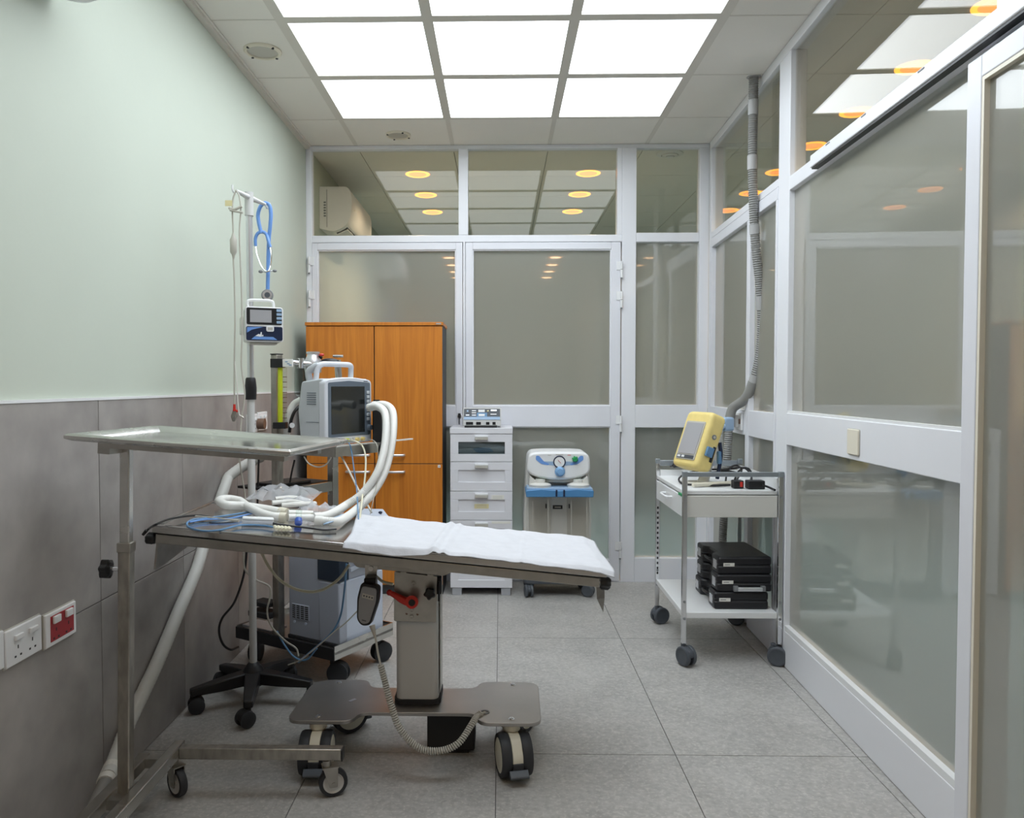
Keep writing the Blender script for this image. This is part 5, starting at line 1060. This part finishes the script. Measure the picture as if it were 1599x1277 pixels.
yo.l('probe_cable', MB().tube(spl([(.075, .10, .20), (.078, .105, .14), (.072, .10, .08), (.06, .10, .03)], 8), .009, 10), 'navy'); yo.l('probe_clip', MB().box(.066, .086, .088, .108, .10, .16), 'cable_blue', bevel=.005)
CB = yo.I @ A(1135, 662, 3.76)
yo.l('back_clamp', MB(Matrix.Translation(CB)).box(-.022, .022, -.03, .03, -.033, .033), 'pale_blue', bevel=.010); yo.l('clamp_jaw', MB(Matrix.Translation(CB + Vector((-.03, .02, .0)))).box(-.016, .02, -.03, .03, -.036, .028), 'cable_blue', bevel=.008)
yo.l('clamp_arm', MB().tube([CB, CB.lerp(LM @ Vector((.03, yd, .20)), .9)], .011, 10), 'pale_blue')

# cords and adapters on the trolley
US = .771
def uz(px, py, h=0.): return AZ(px, py, US + h)
pc = Th('mains_lead', 'coiled black power cord with a moulded plug on the trolley top', 'cable', uz(1120, 752))
pc.w('cord', MB().tube(spl([uz(1140, 757, .007), uz(1115, 758, .006), uz(1085, 757, .006), uz(1066, 755, .006), uz(1060, 748, .008), A(1068, 741, 3.72), A(1085, 736, 3.70), A(1110, 733, 3.70), A(1133, 733, 3.70), A(1160, 730, 3.72), A(1172, 740, 3.70), uz(1174, 750, .006)], 10), .0048, 8), 'black')
pc.w('cord', MB().tube(spl([uz(1133, 752, .006), A(1135, 740, 3.62), A(1142, 729, 3.62), A(1152, 727, 3.62), A(1158, 735, 3.62), uz(1150, 750, .006)], 10), .0048, 8), 'black')
pc.w('cord', MB().tube(spl([uz(1146, 752, .006), A(1152, 738, 3.66), A(1160, 731, 3.66), A(1169, 732, 3.66), A(1174, 741, 3.66), uz(1172, 750, .006)], 10), .0048, 8), 'black')
pc.w('cord', MB().tube(spl([A(1072, 743, 3.74), A(1090, 739, 3.73), A(1115, 737, 3.72), A(1140, 736, 3.72), A(1156, 740, 3.7)], 10), .0048, 8), 'black')
pb = uz(1152, 762, 0); pc.w('plug', B(pb.x - .024, pb.x + .022, pb.y - .02, pb.y + .025, US, US + .036), 'black', bevel=.004); pc.w('fuse', B(pb.x + .004, pb.x + .016, pb.y - .0215, pb.y - .019, US + .008, US + .030), 'red', smooth=0)
pa = Th('power_adapter', 'black power adapter block with a short lead near the trolley front rail', 'adapter', uz(1180, 762)); ab = uz(1180, 763, 0)
pa.w('block', B(ab.x - .040, ab.x + .036, ab.y - .02, ab.y + .03, US, US + .038), 'black', bevel=.004); pa.w('lead', MB().tube(spl([(ab.x + .02, ab.y - .02, US + .02), (ab.x + .05, ab.y - .01, US + .010), uz(1210, 765, .005)], 6), .005, 8), 'black')
bn = Th('belt_strap', 'black strap looped over the back rail of the white trolley', 'strap', A(1060, 727, 4.01)); bn.w('strap', MB().tube(spl([A(1046, 728, 4.0), A(1058, 726, 3.99), A(1072, 727, 3.95), A(1085, 730, 3.9)], 6), [.004] * 3 + [.012] * 10 + [.006] * 6, 8), 'black')
rl = Th('paper_roll', 'cream tube lying on the trolley top behind the front rail', 'tube', uz(1110, 757, 0)); rl.w('tube_body', MB().cyl(uz(1082, 757, .012), uz(1143, 754, .012), .010, n=14), 'cream_plastic'); rl.w('tube_cap', MB().cyl(uz(1143, 754, .012), uz(1147, 754, .012), .0108, n=14), 'off_white')

# ------------------------------------------------------------------ grey suction hose from the ceiling
gh = Th('ceiling_hose', 'grey corrugated hose dropping from the ceiling along the right partition', 'hose', (1.223, 3.842, ZC))
gp = [(1177, 119, 3.842), (1176, 180, 3.842), (1175, 260, 3.845), (1177, 330, 3.85), (1180, 385, 3.86), (1186, 440, 3.88), (1189, 490, 3.90), (1188, 535, 3.92), (1183, 570, 3.94), (1176, 597, 3.96)]
P_ = spl([A(*p) for p in gp], 14); E_ = even(P_, .0055)
gh.w('corrugated_hose', MB().tube(E_, [.0235 if i % 2 else .0195 for i in range(len(E_))], 14), 'hose_grey', smooth=70)
for a, b_ in ((162, 182), (247, 266), (350, 368), (462, 483), (585, 600)):
    ia = min(range(len(P_)), key=lambda i: abs(P_[i].z - A(1180, a, 3.87).z)); ib = min(range(len(P_)), key=lambda i: abs(P_[i].z - A(1180, b_, 3.87).z)); ib = max(ib, ia + 1)
    gh.w('cuff', MB().cyl(P_[ia], P_[ib], .0242, n=18), 'hose_cuff')
gh.w('elbow', MB().tube(spl([A(1176, 596, 3.96), A(1170, 612, 3.98), A(1161, 625, 4.02), A(1151, 632, 4.06), A(1144, 638, 4.08), A(1140, 650, 4.09), A(1138, 664, 4.09)], 10), .0245, 16), 'hose_grey', smooth=70)
E_ = even(spl([A(1138, 662, 4.09), A(1137, 690, 4.09), A(1135, 730, 4.09), A(1133, 770, 4.09), A(1130, 810, 4.09), A(1128, 850, 4.09), A(1126, 900, 4.09)], 12), .0055)
gh.w('corrugated_tail', MB().tube(E_, [.0225 if i % 2 else .0185 for i in range(len(E_))], 14), 'hose_grey', smooth=70)
gh.w('ceiling_collar', MB().lathe([(.026, -.006), (.034, -.004), (.034, 0), (.026, 0)], 20, A(1177, 119, 3.842), ring=True), 'hose_cuff')
